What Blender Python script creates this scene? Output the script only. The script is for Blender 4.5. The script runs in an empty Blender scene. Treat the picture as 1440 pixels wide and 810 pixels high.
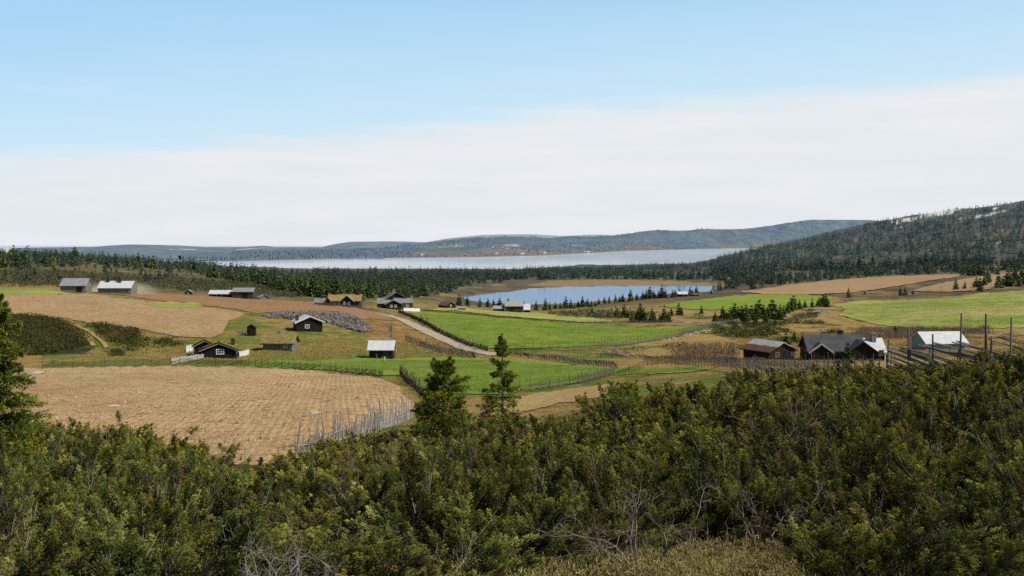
import bpy, math, random
import numpy as np
from mathutils import Vector, Matrix
from mathutils.geometry import delaunay_2d_cdt

random.seed(7)
RNG = np.random.default_rng(7)
SC = bpy.context.scene
COL = SC.collection
PI = math.pi

# ------------------------------------------------------------------ camera model (eye at the origin, metres)
F = 1544.0
PITCH = math.atan(70.0 / F)
CP, SP = math.cos(PITCH), math.sin(PITCH)

def slope(py):                       # rise per metre of depth of a sight line
    a = (405.0 - np.asarray(py, float)) / F
    return (a * CP - SP) / (CP + a * SP)

def usl(px, py):                     # sideways metres per metre of depth
    a = (405.0 - np.asarray(py, float)) / F
    return (np.asarray(px, float) - 720.0) / F / (CP + a * SP)

def project(x, y, z):
    d = y * CP - z * SP
    return 720 + F * x / d, 405 - F * (y * SP + z * CP) / d

# ------------------------------------------------------------------ numeric noise
def _hash(ix, iy, seed):
    h = (ix.astype(np.int64) * 374761393 + iy.astype(np.int64) * 668265263 + seed * 974711) & 0x7fffffff
    h = ((h ^ (h >> 13)) * 1274126177) & 0x7fffffff
    return ((h ^ (h >> 16)) & 0xffff) / 65535.0

def vnoise(x, y, seed=0):
    x = np.asarray(x, float); y = np.asarray(y, float)
    ix = np.floor(x); iy = np.floor(y)
    fx = x - ix; fy = y - iy
    fx = fx * fx * (3 - 2 * fx); fy = fy * fy * (3 - 2 * fy)
    a = _hash(ix, iy, seed); b = _hash(ix + 1, iy, seed)
    c = _hash(ix, iy + 1, seed); d = _hash(ix + 1, iy + 1, seed)
    return (a * (1 - fx) + b * fx) * (1 - fy) + (c * (1 - fx) + d * fx) * fy

def fbm(x, y, seed=0, octv=4):
    s = 0; a = 0.5; t = 0
    for k in range(octv):
        s = s + a * vnoise(x * 2 ** k, y * 2 ** k, seed + k * 17); t += a; a *= 0.55
    return s / t

def sstep(a, b, x):
    t = np.clip((np.asarray(x, float) - a) / (b - a), 0, 1)
    return t * t * (3 - 2 * t)

def pchip(xk, yk, x):
    xk = np.asarray(xk, float); yk = np.asarray(yk, float); x = np.asarray(x, float)
    h = np.diff(xk); d = np.diff(yk) / h
    m = np.zeros_like(yk); m[0] = d[0]; m[-1] = d[-1]
    for i in range(1, len(xk) - 1):
        if d[i - 1] * d[i] > 0:
            w1 = 2 * h[i] + h[i - 1]; w2 = h[i] + 2 * h[i - 1]
            m[i] = (w1 + w2) / (w1 / d[i - 1] + w2 / d[i])
    k = np.clip(np.searchsorted(xk, x) - 1, 0, len(h) - 1)
    t = np.clip((x - xk[k]) / h[k], 0, 1)
    return ((2 * t**3 - 3 * t**2 + 1) * yk[k] + (t**3 - 2 * t**2 + t) * h[k] * m[k]
            + (-2 * t**3 + 3 * t**2) * yk[k + 1] + (t**3 - t**2) * h[k] * m[k + 1])

# ------------------------------------------------------------------ terrain: surveyed profiles (depth -> sight-line row)
PROF = {
 0:    {12:815,20:735,30:690,48:640,80:580,120:537,170:514,200:495,240:470,300:435,340:416,380:407,450:398,600:382,800:369,1000:362.5,1300:361,2000:363,4300:364},
 250:  {12:815,20:740,30:705,48:655,80:585,120:540,170:513,200:497,240:470,300:440,340:424,400:417,450:413,600:398,800:386,1000:379,1300:375,2000:373,2600:371,4300:364},
 480:  {12:815,20:735,30:695,50:645,80:583,120:543,145:531,185:508,235:478,270:460,320:441,400:431,480:424,600:415,750:407,900:400,1150:392,1500:385,2000:379,2300:377,4300:364},
 600:  {12:815,20:732,30:692,50:640,78:590,110:553,140:533,170:517,195:505,230:492,265:475,300:462,380:446,440:437,520:430,640:421,770:413,900:405,1150:394,1500:386,2000:379,2300:377,4300:364},
 720:  {12:815,20:728,30:685,50:628,75:590,105:558,130:545,160:522,190:505,215:496,240:489,330:460,430:441,490:439.5,600:434,700:430,747:428,860:416,992:405,1150:396,1500:386,2000:379,2300:377,4300:364},
 840:  {12:815,20:722,30:670,50:612,75:575,105:548,130:536,160:518,190:506,220:494,245:487,330:463,420:449,490:443,600:432,700:427,770:424,900:411,1020:402.5,1150:396,1500:386,2000:377,2500:372,4300:364},
 960:  {12:815,20:715,30:650,50:595,75:560,105:535,150:515,190:505,220:494,300:468,380:452,430:446,520:436,650:420,720:414,800:416.5,902:412,1037:402,1150:396,1500:385,2000:375,2600:371,4300:364},
 1080: {12:813,20:702,30:622,48:572,75:542,110:520,150:512,205:504,250:490,320:468,400:450,480:437,600:422,720:412,850:404,1000:397,1300:385,1700:371,2200:352,2500:346.5,2800:347,3300:356,4300:366},
 1200: {12:810,20:690,30:605,45:562,70:535,110:517,160:511,210:505,260:488,330:468,420:447,500:434,600:424,750:411,900:400,1050:391,1300:381,1700:367,2200:345,2700:323,3000:323,3500:335,4300:350},
 1440: {12:805,20:680,30:590,40:540,60:524,110:519,170:514,210:506,260:485,330:458,420:438,520:425,620:412,750:402,900:392,1050:384,1400:366,1800:340,2300:310,2800:290,3200:284,3700:290,4300:310},
}
PROF[-500] = dict(PROF[0]); PROF[-1200] = dict(PROF[0])
PROF[1840] = {k: (v if k < 1400 else v - 30 * min(1, (k - 1400) / 1000)) for k, v in PROF[1440].items()}
PROF[2700] = dict(PROF[1840])
POND, LAKE = -45.0, -60.0

UG = np.concatenate([np.arange(-1.3, -0.53, 0.02), np.arange(-0.53, 0.53, 0.002), np.arange(0.53, 1.31, 0.02)])
NR = 540
LG = np.linspace(math.log(1.5), math.log(4300), NR)
YG = np.exp(LG)
_pxs = sorted(PROF)
_tab = np.zeros((len(_pxs), NR))
for i, p in enumerate(_pxs):
    ys = sorted(PROF[p]); ss = [float(slope(PROF[p][k])) for k in ys]
    ys = [1.5, 5.0] + ys; ss = [-1.95 / 1.5, -2.55 / 5.0] + ss
    _tab[i] = pchip(np.log(ys), ss, LG)
_u = (np.array(_pxs) - 720.0) / F
S = np.stack([pchip(_u, _tab[:, r], UG) for r in range(NR)])        # rows x columns
XX = UG[None, :] * YG[:, None]
YY = np.repeat(YG[:, None], len(UG), 1)
ZZ = S * YY
PXG, PYG = project(XX, YY, ZZ)
# gentle natural relief, growing with distance; hummocks on the heath
ZZ += (fbm(XX / 9, YY / 9, 3, 3) - 0.5) * np.clip(YY / 200, 0.25, 1.0) * 0.7
ZZ += (fbm(XX / 70, YY / 70, 5, 3) - 0.5) * 3.0 * sstep(450, 900, YY)
ZZ += (fbm(XX / 200, YY / 200, 9, 4) - 0.5) * 34.0 * sstep(1500, 2600, YY) * sstep(950, 1150, PXG)

def inpoly(px, py, poly):
    px = np.asarray(px, float); py = np.asarray(py, float)
    r = np.zeros(px.shape, bool); n = len(poly); j = n - 1
    for i in range(n):
        xi, yi = poly[i]; xj, yj = poly[j]
        if yi != yj:
            c = ((yi > py) != (yj > py)) & (px < (xj - xi) * (py - yi) / (yj - yi) + xi)
            r ^= c
        j = i
    return r

POND_PX = [(644,421),(650,416),(668,414.6),(690,411.3),(712,410.8),(735,407.8),(748,405),(775,404.6),(800,403),(822,403.4),(850,402),(880,402.8),(905,401.8),(940,402.9),(968,401.8),(1000,402.6),(1018,404.5),(1019,408.5),(1008,410),
           (1000,412),(962,412.4),(940,414.6),(918,415),(900,418),(878,419),(860,422.8),(838,423.2),(820,426.4),(800,426),(780,428.4),(758,427.4),(735,428.8),(715,426.6),(700,427.2),(684,425),(672,425.8),(655,424)]
def _flat(px, py, z):
    s = slope(py); y = z / s; return usl(px, py) * y, y
POND_XY = [tuple(float(v) for v in _flat(px, py, POND)) for px, py in POND_PX]
_inp = inpoly(XX, YY, POND_XY)
def _polydist(x, y, poly):
    d = np.full(x.shape, 1e9); n = len(poly)
    for i in range(n):
        ax, ay = poly[i]; bx, by = poly[(i + 1) % n]
        t = np.clip(((x - ax) * (bx - ax) + (y - ay) * (by - ay)) / ((bx - ax)**2 + (by - ay)**2), 0, 1)
        d = np.minimum(d, np.hypot(x - ax - t * (bx - ax), y - ay - t * (by - ay)))
    return d
_near = (YY > 600) & (YY < 1250) & (np.abs(UG)[None, :] < 0.4)
_d = np.full(XX.shape, 1e9); _d[_near] = _polydist(XX[_near], YY[_near], POND_XY)
ZZ = np.where(_inp, POND - 0.4 - np.clip(_d * 0.05, 0, 2.5), np.where(_d < 120, np.maximum(ZZ, POND + 0.15 + np.clip(_d * 0.03, 0, 1.5)), ZZ))
PXG, PYG = project(XX, YY, ZZ)

def ground(x, y):
    x = np.asarray(x, float); y = np.maximum(np.asarray(y, float), 1.6)
    u = np.clip(x / y, UG[0] + 1e-6, UG[-1] - 1e-6); l = np.clip(np.log(y), LG[0], LG[-1] - 1e-6)
    i = np.clip(np.searchsorted(UG, u) - 1, 0, len(UG) - 2)
    r = (l - LG[0]) / (LG[1] - LG[0]); j = np.clip(r.astype(int), 0, NR - 2)
    # same surface as the mesh: interpolate over the quad in true x, y
    ty = (y - YG[j]) / (YG[j + 1] - YG[j]); tu = (u - UG[i]) / (UG[i + 1] - UG[i])
    return ((ZZ[j, i] * (1 - tu) + ZZ[j, i + 1] * tu) * (1 - ty) + (ZZ[j + 1, i] * (1 - tu) + ZZ[j + 1, i + 1] * tu) * ty)

def hit(px, py, y0, y1):
    """where the sight line (px, py) meets the terrain between depths y0 and y1"""
    Y = np.exp(np.linspace(math.log(y0), math.log(y1), 500))
    u = float(usl(px, py)); z = ground(u * Y, Y)
    q = z - float(slope(py)) * Y                    # > 0: the ground is above the line
    k = np.nonzero((q[:-1] < 0) & (q[1:] >= 0))[0]
    if len(k):
        k = k[0]; t = q[k] / (q[k] - q[k + 1]); y = Y[k] + t * (Y[k + 1] - Y[k])
    else:
        y = Y[np.argmin(np.abs(q) / Y)]
    return u * y, float(y)

def spot(px, py, y0, y1):
    x, y = hit(px, py, y0, y1)
    return float(x), float(y), float(ground(x, y))

# ------------------------------------------------------------------ object helpers
def link(o, parent=None):
    COL.objects.link(o)
    if parent is not None: o.parent = parent
    return o

def tag(o, label=None, cat=None, group=None, kind=None):
    if label: o['label'] = label
    if cat: o['category'] = cat
    if group: o['group'] = group
    if kind: o['kind'] = kind
    return o

def empty(name, loc=(0, 0, 0), rz=0.0):
    o = bpy.data.objects.new(name, None); link(o)
    o.location = loc; o.rotation_euler = (0, 0, rz); o.empty_display_size = 0.3
    return o

def np_mesh(name, V, faces, mats, smooth=False, attrs=None, midx=None):
    """faces: (n,k) int array or list of such arrays"""
    me = bpy.data.meshes.new(name)
    if isinstance(faces, np.ndarray): faces = [faces]
    faces = [f for f in faces if len(f)]
    V = np.asarray(V, np.float32)
    nl = sum(f.size for f in faces); nf = sum(len(f) for f in faces)
    me.vertices.add(len(V)); me.vertices.foreach_set('co', V.ravel())
    me.loops.add(nl); me.loops.foreach_set('vertex_index', np.concatenate([f.ravel() for f in faces]).astype(np.int32))
    me.polygons.add(nf)
    tot = np.concatenate([np.full(len(f), f.shape[1]) for f in faces])
    me.polygons.foreach_set('loop_start', np.concatenate([[0], np.cumsum(tot)[:-1]]).astype(np.int32))
    if midx is not None: me.polygons.foreach_set('material_index', np.asarray(midx, np.int32))
    me.polygons.foreach_set('use_smooth', np.full(nf, smooth))
    for k, a in (attrs or {}).items():
        a = np.asarray(a, np.float32)
        if a.ndim == 1:
            at = me.attributes.new(k, 'FLOAT', 'POINT'); at.data.foreach_set('value', a)
        else:
            at = me.attributes.new(k, 'FLOAT_COLOR', 'POINT')
            c = np.ones((len(a), 4), np.float32); c[:, :3] = a; at.data.foreach_set('color', c.ravel())
    for m in (mats if isinstance(mats, (list, tuple)) else [mats]): me.materials.append(m)
    me.update(calc_edges=True); me.validate()
    return me

def obj(name, me, parent=None, loc=(0, 0, 0)):
    o = bpy.data.objects.new(name, me); o.location = loc
    return link(o, parent)

class MB:
    """collects simple shapes into one mesh"""
    def __init__(s): s.v = []; s.f = []
    def add(s, vs, fs):
        b = len(s.v); s.v += [tuple(map(float, p)) for p in vs]; s.f += [tuple(i + b for i in f) for f in fs]; return s
    def box(s, c, d, rz=0.0, ry=0.0, rx=0.0, jit=0.0):
        M = Matrix.Translation(c) @ Matrix.Rotation(rz, 4, 'Z') @ Matrix.Rotation(ry, 4, 'Y') @ Matrix.Rotation(rx, 4, 'X')
        vs = [M @ Vector((sx * d[0] / 2 + random.uniform(-jit, jit), sy * d[1] / 2 + random.uniform(-jit, jit), sz * d[2] / 2 + random.uniform(-jit, jit)))
              for sx in (-1, 1) for sy in (-1, 1) for sz in (-1, 1)]
        return s.add(vs, [(0, 1, 3, 2), (4, 6, 7, 5), (0, 4, 5, 1), (2, 3, 7, 6), (0, 2, 6, 4), (1, 5, 7, 3)])
    def bar(s, a, b, r0, r1=None, n=6, flat=1.0):
        a = Vector(a); b = Vector(b); r1 = r0 if r1 is None else r1
        d = (b - a).normalized(); q = d.to_track_quat('Z', 'Y')
        vs = []
        for p, r in ((a, r0), (b, r1)):
            for k in range(n):
                t = 2 * PI * k / n; vs.append(p + q @ Vector((math.cos(t) * r, math.sin(t) * r * flat, 0)))
        fs = [(k, (k + 1) % n, n + (k + 1) % n, n + k) for k in range(n)]
        return s.add(vs, fs + [tuple(range(n - 1, -1, -1)), tuple(range(n, 2 * n))])
    def prism(s, prof, y0, y1):
        n = len(prof)
        vs = [(x, y0, z) for x, z in prof] + [(x, y1, z) for x, z in prof]
        fs = [(k, (k + 1) % n, n + (k + 1) % n, n + k) for k in range(n)]
        return s.add(vs, fs + [tuple(range(n - 1, -1, -1)), tuple(range(n, 2 * n))])
    def mesh(s, name, m, smooth=False):
        me = bpy.data.meshes.new(name); me.from_pydata(s.v, [], s.f)
        for mm in (m if isinstance(m, (list, tuple)) else [m]): me.materials.append(mm)
        if smooth: me.polygons.foreach_set('use_smooth', [True] * len(me.polygons))
        me.update(); return me
    def build(s, name, m, parent=None, loc=(0, 0, 0), smooth=False):
        return obj(name, s.mesh(name, m, smooth), parent, loc)

# ------------------------------------------------------------------ materials
class NT:
    def __init__(s, name, rough=0.9, spec=0.2):
        s.m = bpy.data.materials.new(name); s.m.use_nodes = True
        s.t = s.m.node_tree; s.b = s.t.nodes['Principled BSDF']
        s.b.inputs['Roughness'].default_value = rough; s.b.inputs['Specular IOR Level'].default_value = spec
        s.x = s.t.nodes['Material Output']
    def n(s, typ, **kw):
        nd = s.t.nodes.new(typ)
        for k, v in kw.items():
            if hasattr(nd, k) and k not in nd.inputs.keys(): setattr(nd, k, v)
            else: s.set(nd.inputs[k], v)
        return nd
    def set(s, sock, v):
        if isinstance(v, bpy.types.NodeSocket): s.t.links.new(v, sock)
        elif isinstance(v, bpy.types.Node): s.t.links.new(v.outputs[0], sock)
        else: sock.default_value = v
    def attr(s, name):
        a = s.n('ShaderNodeAttribute'); a.attribute_name = name; return a
    def co(s): return s.n('ShaderNodeTexCoord').outputs['Object']
    def world(s): return s.n('ShaderNodeNewGeometry').outputs['Position']
    def noise(s, scale, vec=None, detail=4, rough=0.6, stretch=None):
        v = vec if vec is not None else s.co()
        if stretch: v = s.n('ShaderNodeMapping', Vector=v, Scale=stretch).outputs[0]
        return s.n('ShaderNodeTexNoise', Vector=v, Scale=scale, Detail=detail, Roughness=rough).outputs[0]
    def math(s, op, a, b=0.0, c=None, clamp=False):
        nd = s.t.nodes.new('ShaderNodeMath'); nd.operation = op; nd.use_clamp = clamp
        s.set(nd.inputs[0], a); s.set(nd.inputs[1], b)
        if c is not None: s.set(nd.inputs[2], c)
        return nd.outputs[0]
    def remap(s, v, a, b, c=0.0, d=1.0):
        return s.n('ShaderNodeMapRange', **{'Value': v, 'From Min': a, 'From Max': b, 'To Min': c, 'To Max': d}).outputs[0]
    def mix(s, f, a, b, mode='MIX'):
        nd = s.t.nodes.new('ShaderNodeMix'); nd.data_type = 'RGBA'; nd.blend_type = mode
        s.set(nd.inputs[0], f)
        for k, v in ((6, a), (7, b)): s.set(nd.inputs[k], (*v, 1) if isinstance(v, tuple) and len(v) == 3 else v)
        return nd.outputs[2]
    def ramp(s, v, stops):
        nd = s.t.nodes.new('ShaderNodeValToRGB'); e = nd.color_ramp.elements
        while len(e) < len(stops): e.new(0.5)
        for el, (p, c) in zip(e, stops): el.position = p; el.color = (*c, 1)
        s.set(nd.inputs[0], v); return nd.outputs[0]
    def bump(s, h, strength=0.5, dist=0.1):
        nd = s.n('ShaderNodeBump', Strength=strength, Distance=dist, Height=h)
        s.t.links.new(nd.outputs[0], s.b.inputs['Normal'])
    def color(s, c): s.set(s.b.inputs['Base Color'], (*c, 1) if isinstance(c, tuple) else c); return s.m

def haze_tint(c, y):  # aerial haze blended into the surface colour, stronger with distance
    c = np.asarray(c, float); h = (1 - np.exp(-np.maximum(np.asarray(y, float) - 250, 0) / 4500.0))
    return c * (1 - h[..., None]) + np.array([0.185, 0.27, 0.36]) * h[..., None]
# ------------------------------------------------------------------ light, sky, camera
SUN_EL = math.radians(46); SUN_D = Vector((0.93, -0.34, 0)).normalized() * math.cos(SUN_EL) + Vector((0, 0, math.sin(SUN_EL)))
DENOISE = False
def make_world():
    w = bpy.data.worlds.new('World'); SC.world = w; w.use_nodes = True
    t = w.node_tree; t.nodes.clear()
    N = lambda typ: t.nodes.new(typ)
    L = t.links.new
    out = N('ShaderNodeOutputWorld'); bg = N('ShaderNodeBackground'); L(bg.outputs[0], out.inputs[0])
    sky = N('ShaderNodeTexSky'); sky.sky_type = 'NISHITA'; sky.sun_disc = False
    sky.sun_elevation = SUN_EL; sky.sun_rotation = math.atan2(SUN_D.x, SUN_D.y)
    sky.altitude = 900; sky.air_density = 1.0; sky.dust_density = 0.6; sky.ozone_density = 1.2
    bg.inputs[1].default_value = 0.1
    tc = N('ShaderNodeTexCoord')
    def dot(vec, v):
        d = N('ShaderNodeVectorMath'); d.operation = 'DOT_PRODUCT'; L(vec, d.inputs[0]); d.inputs[1].default_value = v; return d.outputs['Value']
    def m(op, a, b, c=None):
        nd = N('ShaderNodeMath'); nd.operation = op
        for i, v in enumerate((a, b, c)):
            if v is None: continue
            if isinstance(v, (int, float)): nd.inputs[i].default_value = v
            else: L(v, nd.inputs[i])
        return nd.outputs[0]
    def noise(scale, stretch, rot=(0, 0, 0), detail=5):
        mp = N('ShaderNodeMapping'); L(tc.outputs['Generated'], mp.inputs[0]); mp.inputs['Scale'].default_value = stretch; mp.inputs['Rotation'].default_value = rot
        n = N('ShaderNodeTexNoise'); L(mp.outputs[0], n.inputs['Vector']); n.inputs['Scale'].default_value = scale; n.inputs['Detail'].default_value = detail
        return n.outputs[0]
    def ss(v, a, b, c=0.0, d=1.0):
        r = N('ShaderNodeMapRange'); r.interpolation_type = 'SMOOTHSTEP'; L(v, r.inputs[0])
        for k, x in zip((1, 2, 3, 4), (a, b, c, d)): r.inputs[k].default_value = x
        return r.outputs[0]
    def mix(f, a, b):
        nd = N('ShaderNodeMix'); nd.data_type = 'RGBA'
        if isinstance(f, float): nd.inputs[0].default_value = f
        else: L(f, nd.inputs[0])
        for k, v in ((6, a), (7, b)):
            if isinstance(v, tuple): nd.inputs[k].default_value = (*v, 1)
            else: L(v, nd.inputs[k])
        return nd.outputs[2]
    g = tc.outputs['Generated']
    # a veil of high cloud whose upper edge rises to the right
    e = dot(g, (-0.083, -0.1085, 1.0))
    big = m('SUBTRACT', noise(3.0, (1.4, 1.0, 7.0), (0, math.radians(5), 0)), 0.5)
    fine = m('SUBTRACT', noise(9.0, (1.0, 1.0, 14.0), (0, math.radians(5), 0), 8), 0.5)
    e2 = m('ADD', e, m('MULTIPLY', big, 0.034)); e2 = m('ADD', e2, m('MULTIPLY', fine, 0.022))
    veil = ss(e2, -0.015, 0.011, 1.0, 0.0)
    h = dot(g, (0, 0, 1))
    # blue part: physical sky, a little paler towards the veil
    tint = N('ShaderNodeMix'); tint.data_type = 'RGBA'; tint.blend_type = 'MULTIPLY'; tint.inputs[0].default_value = 1.0
    L(sky.outputs[0], tint.inputs[6]); tint.inputs[7].default_value = (1.0, 1.0, 1.0, 1)
    blue = mix(ss(e, -0.02, 0.14), (6.2, 8.3, 9.6), (4.0, 6.9, 9.5))
    blue = mix(0.08, blue, tint.outputs[2])
    hi = ss(h, 0.19, 0.34)
    dim = N('ShaderNodeMix'); dim.data_type = 'RGBA'; dim.blend_type = 'MULTIPLY'; dim.inputs[0].default_value = 1.0
    L(sky.outputs[0], dim.inputs[6]); dim.inputs[7].default_value = (.56, .50, .43, 1)
    blue = mix(hi, blue, dim.outputs[2])
    cl = mix(ss(h, 0.0, 0.11), (7.6, 8.1, 8.45), (7.8, 8.25, 8.65))
    wisp = m('MULTIPLY', ss(noise(5.0, (1.2, 1.0, 12.0), (0, math.radians(6), 0), 7), 0.35, 0.72), 0.75)
    cl = mix(wisp, cl, (8.5, 8.7, 9.0))
    col = mix(veil, blue, cl)
    thin = m('MULTIPLY', ss(noise(4.0, (1.0, 1.0, 9.0), (0, math.radians(7), 0), 6), 0.5, 0.85), 0.22)
    thin = m('MULTIPLY', thin, ss(h, 0.12, 0.3, 1.0, 0.0))
    col = mix(thin, col, (8.6, 8.9, 9.3))
    L(col, bg.inputs[0])
    sd = bpy.data.lights.new('sun', 'SUN'); sd.energy = 5.0; sd.angle = math.radians(0.53); sd.color = (1.0, 0.94, 0.84)
    so = bpy.data.objects.new('sun', sd); link(so); so.rotation_euler = SUN_D.to_track_quat('Z', 'Y').to_euler(); so.location = SUN_D * 500
    cd = bpy.data.cameras.new('camera'); co = bpy.data.objects.new('camera', cd); link(co)
    cd.sensor_width = 36; cd.lens = F / 1440 * 36; cd.clip_start = 0.1; cd.clip_end = 60000
    co.rotation_euler = (PI / 2 - PITCH, 0, 0); SC.camera = co
    SC.view_settings.view_transform = 'Standard'; SC.view_settings.look = 'None'; SC.view_settings.exposure = 0
    cy = SC.cycles
    cy.max_bounces = 6; cy.diffuse_bounces = 2; cy.glossy_bounces = 2; cy.transmission_bounces = 2; cy.transparent_max_bounces = 4; cy.volume_bounces = 1
    cy.use_denoising = DENOISE
    cy.caustics_reflective = False; cy.caustics_refractive = False
make_world()

# ------------------------------------------------------------------ ground
STRAW = np.array([.40, .27, .10]); OCHRE = np.array([.38, .265, .10]); GREEN = np.array([.15, .20, .03]); OLIVE = np.array([.12, .105, .03])
BROWN = np.array([.16, .105, .05]); RUST = np.array([.26, .13, .06]); DARKH = np.array([.045, .05, .018])

def lerp(a, b, t): return a + (b - a) * np.asarray(t)[..., None]

def ground_colour():
    x, y, px, py = XX, YY, PXG, PYG
    jx = px + (fbm(x / 14, y / 14, 31) - .5) * 60; jy = py + (fbm(x / 14, y / 14, 37) - .5) * 12
    n1 = fbm(x / 12, y / 12, 11); n2 = fbm(x / 3.0, y / 3.0, 13); n3 = fbm(x / 60, y / 60, 15)
    c = lerp(np.broadcast_to(STRAW, x.shape + (3,)), GREEN, sstep(.45, .62, n1))
    c = lerp(c, OCHRE, sstep(.52, .7, n2))
    # right-hand heath in ochre
    m = sstep(860, 960, jx) * (y > 130) * (y < 700)
    c2 = lerp(np.broadcast_to(OCHRE * 1.15, x.shape + (3,)), STRAW * 1.1, sstep(.4, .6, n2))
    c2 = lerp(c2, OLIVE, sstep(.56, .68, n1)); c = lerp(c, c2, m)
    # turf round the cabins
    m = inpoly(jx, jy, [(190,500),(330,440),(420,470),(560,480),(700,505),(860,520),(600,545),(540,530),(330,520),(60,520),(70,495)])
    c3 = lerp(np.broadcast_to(np.array([.15, .21, .03]), x.shape + (3,)), STRAW, sstep(.47, .66, n1)); c = lerp(c, c3, m * .85)
    # dark heath on the left
    m = inpoly(jx, jy, [(-400,440),(60,442),(118,470),(125,498),(-400,500)])
    c = lerp(c, lerp(np.broadcast_to(OLIVE, x.shape + (3,)), DARKH, sstep(.35, .6, n2)), m)
    # reddish bank round the stone heap and below the road
    m = inpoly(jx, jy, [(500,440),(560,440),(680,492),(700,503),(640,503),(560,480),(510,468)])
    c = lerp(c, lerp(np.broadcast_to(RUST * 1.2, x.shape + (3,)), STRAW, sstep(.4, .6, n2)), m * .8)
    # heath behind the farm on the left, then the wooded land
    far = sstep(415, 470, y)
    c4 = lerp(np.broadcast_to(OLIVE * 1.15, x.shape + (3,)), BROWN * 1.25, sstep(.42, .58, n1)); c4 = lerp(c4, OCHRE, sstep(.6, .75, n1) * .8)
    c = lerp(c, c4, far * (px < 480 + 120 * n3))
    c5 = lerp(np.broadcast_to(BROWN, x.shape + (3,)), STRAW * .85, sstep(.5, .66, n3)); c5 = lerp(c5, DARKH * 1.5, sstep(.5, .68, n1))
    c = lerp(c, c5, sstep(520, 680, y) * (px >= 380))
    c6 = lerp(np.broadcast_to(BROWN * .62, x.shape + (3,)), STRAW * .8, sstep(.55, .7, n3)); c6 = lerp(c6, DARKH * 1.6, sstep(.42, .62, n1))
    c = lerp(c, c6, sstep(1150, 1400, y))
    m = inpoly(jx, py, [(735,402),(760,396),(850,393),(950,395),(1030,399),(1030,402),(900,401.5),(800,402.5)])
    c = lerp(c, STRAW * 1.05, m * .8)
    # near slope under the junipers: litter, moss and dry grass
    nr = 1 - sstep(38, 60, y)
    c7 = lerp(np.broadcast_to(np.array([.10, .075, .03]), x.shape + (3,)), np.array([.30, .22, .09]), sstep(.45, .7, n2)); c7 = lerp(c7, np.array([.09, .11, .025]), sstep(.5, .65, n1) * .7)
    c = lerp(c, c7, nr)
    # snow lying on the right-hand hill
    sm = np.zeros(x.shape)
    for poly in SNOW_PX: sm = np.maximum(sm, inpoly(px + (fbm(x / 40, y / 40, 41) - .5) * 14, py + (fbm(x / 40, y / 40, 43) - .5) * 3, poly) * 1.0)
    c = haze_tint(c * 1.0, y)
    return lerp(c, np.array([.8, .82, .86]), sm * (y > 1300))
SNOW_PX = [[(1250,312),(1300,301),(1345,293),(1352,297),(1300,307),(1262,315)], [(1370,304),(1415,295),(1418,297),(1374,307)], [(1392,294),(1402,291),(1403,293),(1393,295.5)],
           [(1262,319),(1277,315),(1278,318),(1264,321)], [(1346,307),(1353,305),(1352,308),(1347,309)], [(1400,341),(1408,339),(1406,342)]]

def ground_mat(name='ground_cover'):
    m = NT(name, 0.95, 0.1); col = m.attr('col').outputs['Color']; P = m.world()
    n1 = m.noise(0.35, P, 6, .7); n2 = m.noise(3.0, P, 5, .7)
    c = m.mix(m.remap(n1, .3, .7), m.mix(1.0, col, (.6, .62, .55), 'MULTIPLY'), m.mix(1.0, col, (1.48, 1.42, 1.32), 'MULTIPLY'))
    c = m.mix(m.remap(n2, .40, .60, 0, .85), c, m.mix(1.0, c, (.34, .37, .33), 'MULTIPLY'))
    m.bump(m.math('ADD', m.math('MULTIPLY', n1, 1.5), n2), 0.9, 0.35)
    return m.color(c)

def build_ground():
    ny, nx = XX.shape
    V = np.stack([XX, YY, ZZ], -1).reshape(-1, 3)
    i = np.arange(ny * nx).reshape(ny, nx)
    Fq = np.stack([i[:-1, :-1], i[:-1, 1:], i[1:, 1:], i[1:, :-1]], -1).reshape(-1, 4)
    colr = ground_colour().reshape(-1, 3)
    # the hillside goes on under and behind the viewer
    b = len(V); sel = np.arange(0, nx, 8); ex = []
    for k, yb in enumerate((-5.0, -40.0)):
        ex.append(np.stack([np.linspace(-1, 1, len(sel)) * (4 + abs(yb) * 1.3), np.full(len(sel), yb), np.full(len(sel), -1.7 + k * 1.2)], -1))
    ex.insert(0, V[i[0, sel]])
    V = np.concatenate([V] + ex); n = len(sel)
    j = b + np.arange(3 * n).reshape(3, n)
    F2 = np.stack([j[1:, :-1], j[1:, 1:], j[:-1, 1:], j[:-1, :-1]], -1).reshape(-1, 4)
    colr = np.concatenate([colr, np.tile(np.array([[.12, .1, .04]]), (3 * n, 1))])
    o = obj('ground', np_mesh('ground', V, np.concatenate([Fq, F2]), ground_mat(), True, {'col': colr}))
    tag(o, kind='structure')
build_ground()

# ------------------------------------------------------------------ sheets draped on the ground (fields, road)
def rough_outline(pts, step, amp, seed):
    out = []
    n = len(pts)
    for i in range(n):
        a = np.array(pts[i]); b = np.array(pts[(i + 1) % n]); k = max(1, int(np.hypot(*(b - a)) / step))
        nrm = np.array([-(b - a)[1], (b - a)[0]]) / (np.hypot(*(b - a)) + 1e-9)
        for j in range(k):
            p = a + (b - a) * j / k
            out.append(tuple(p + nrm * amp * 2 * (float(fbm(p[0] * .9 / step, p[1] * .9 / step, seed, 2)) - .5)))
    return out

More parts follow.
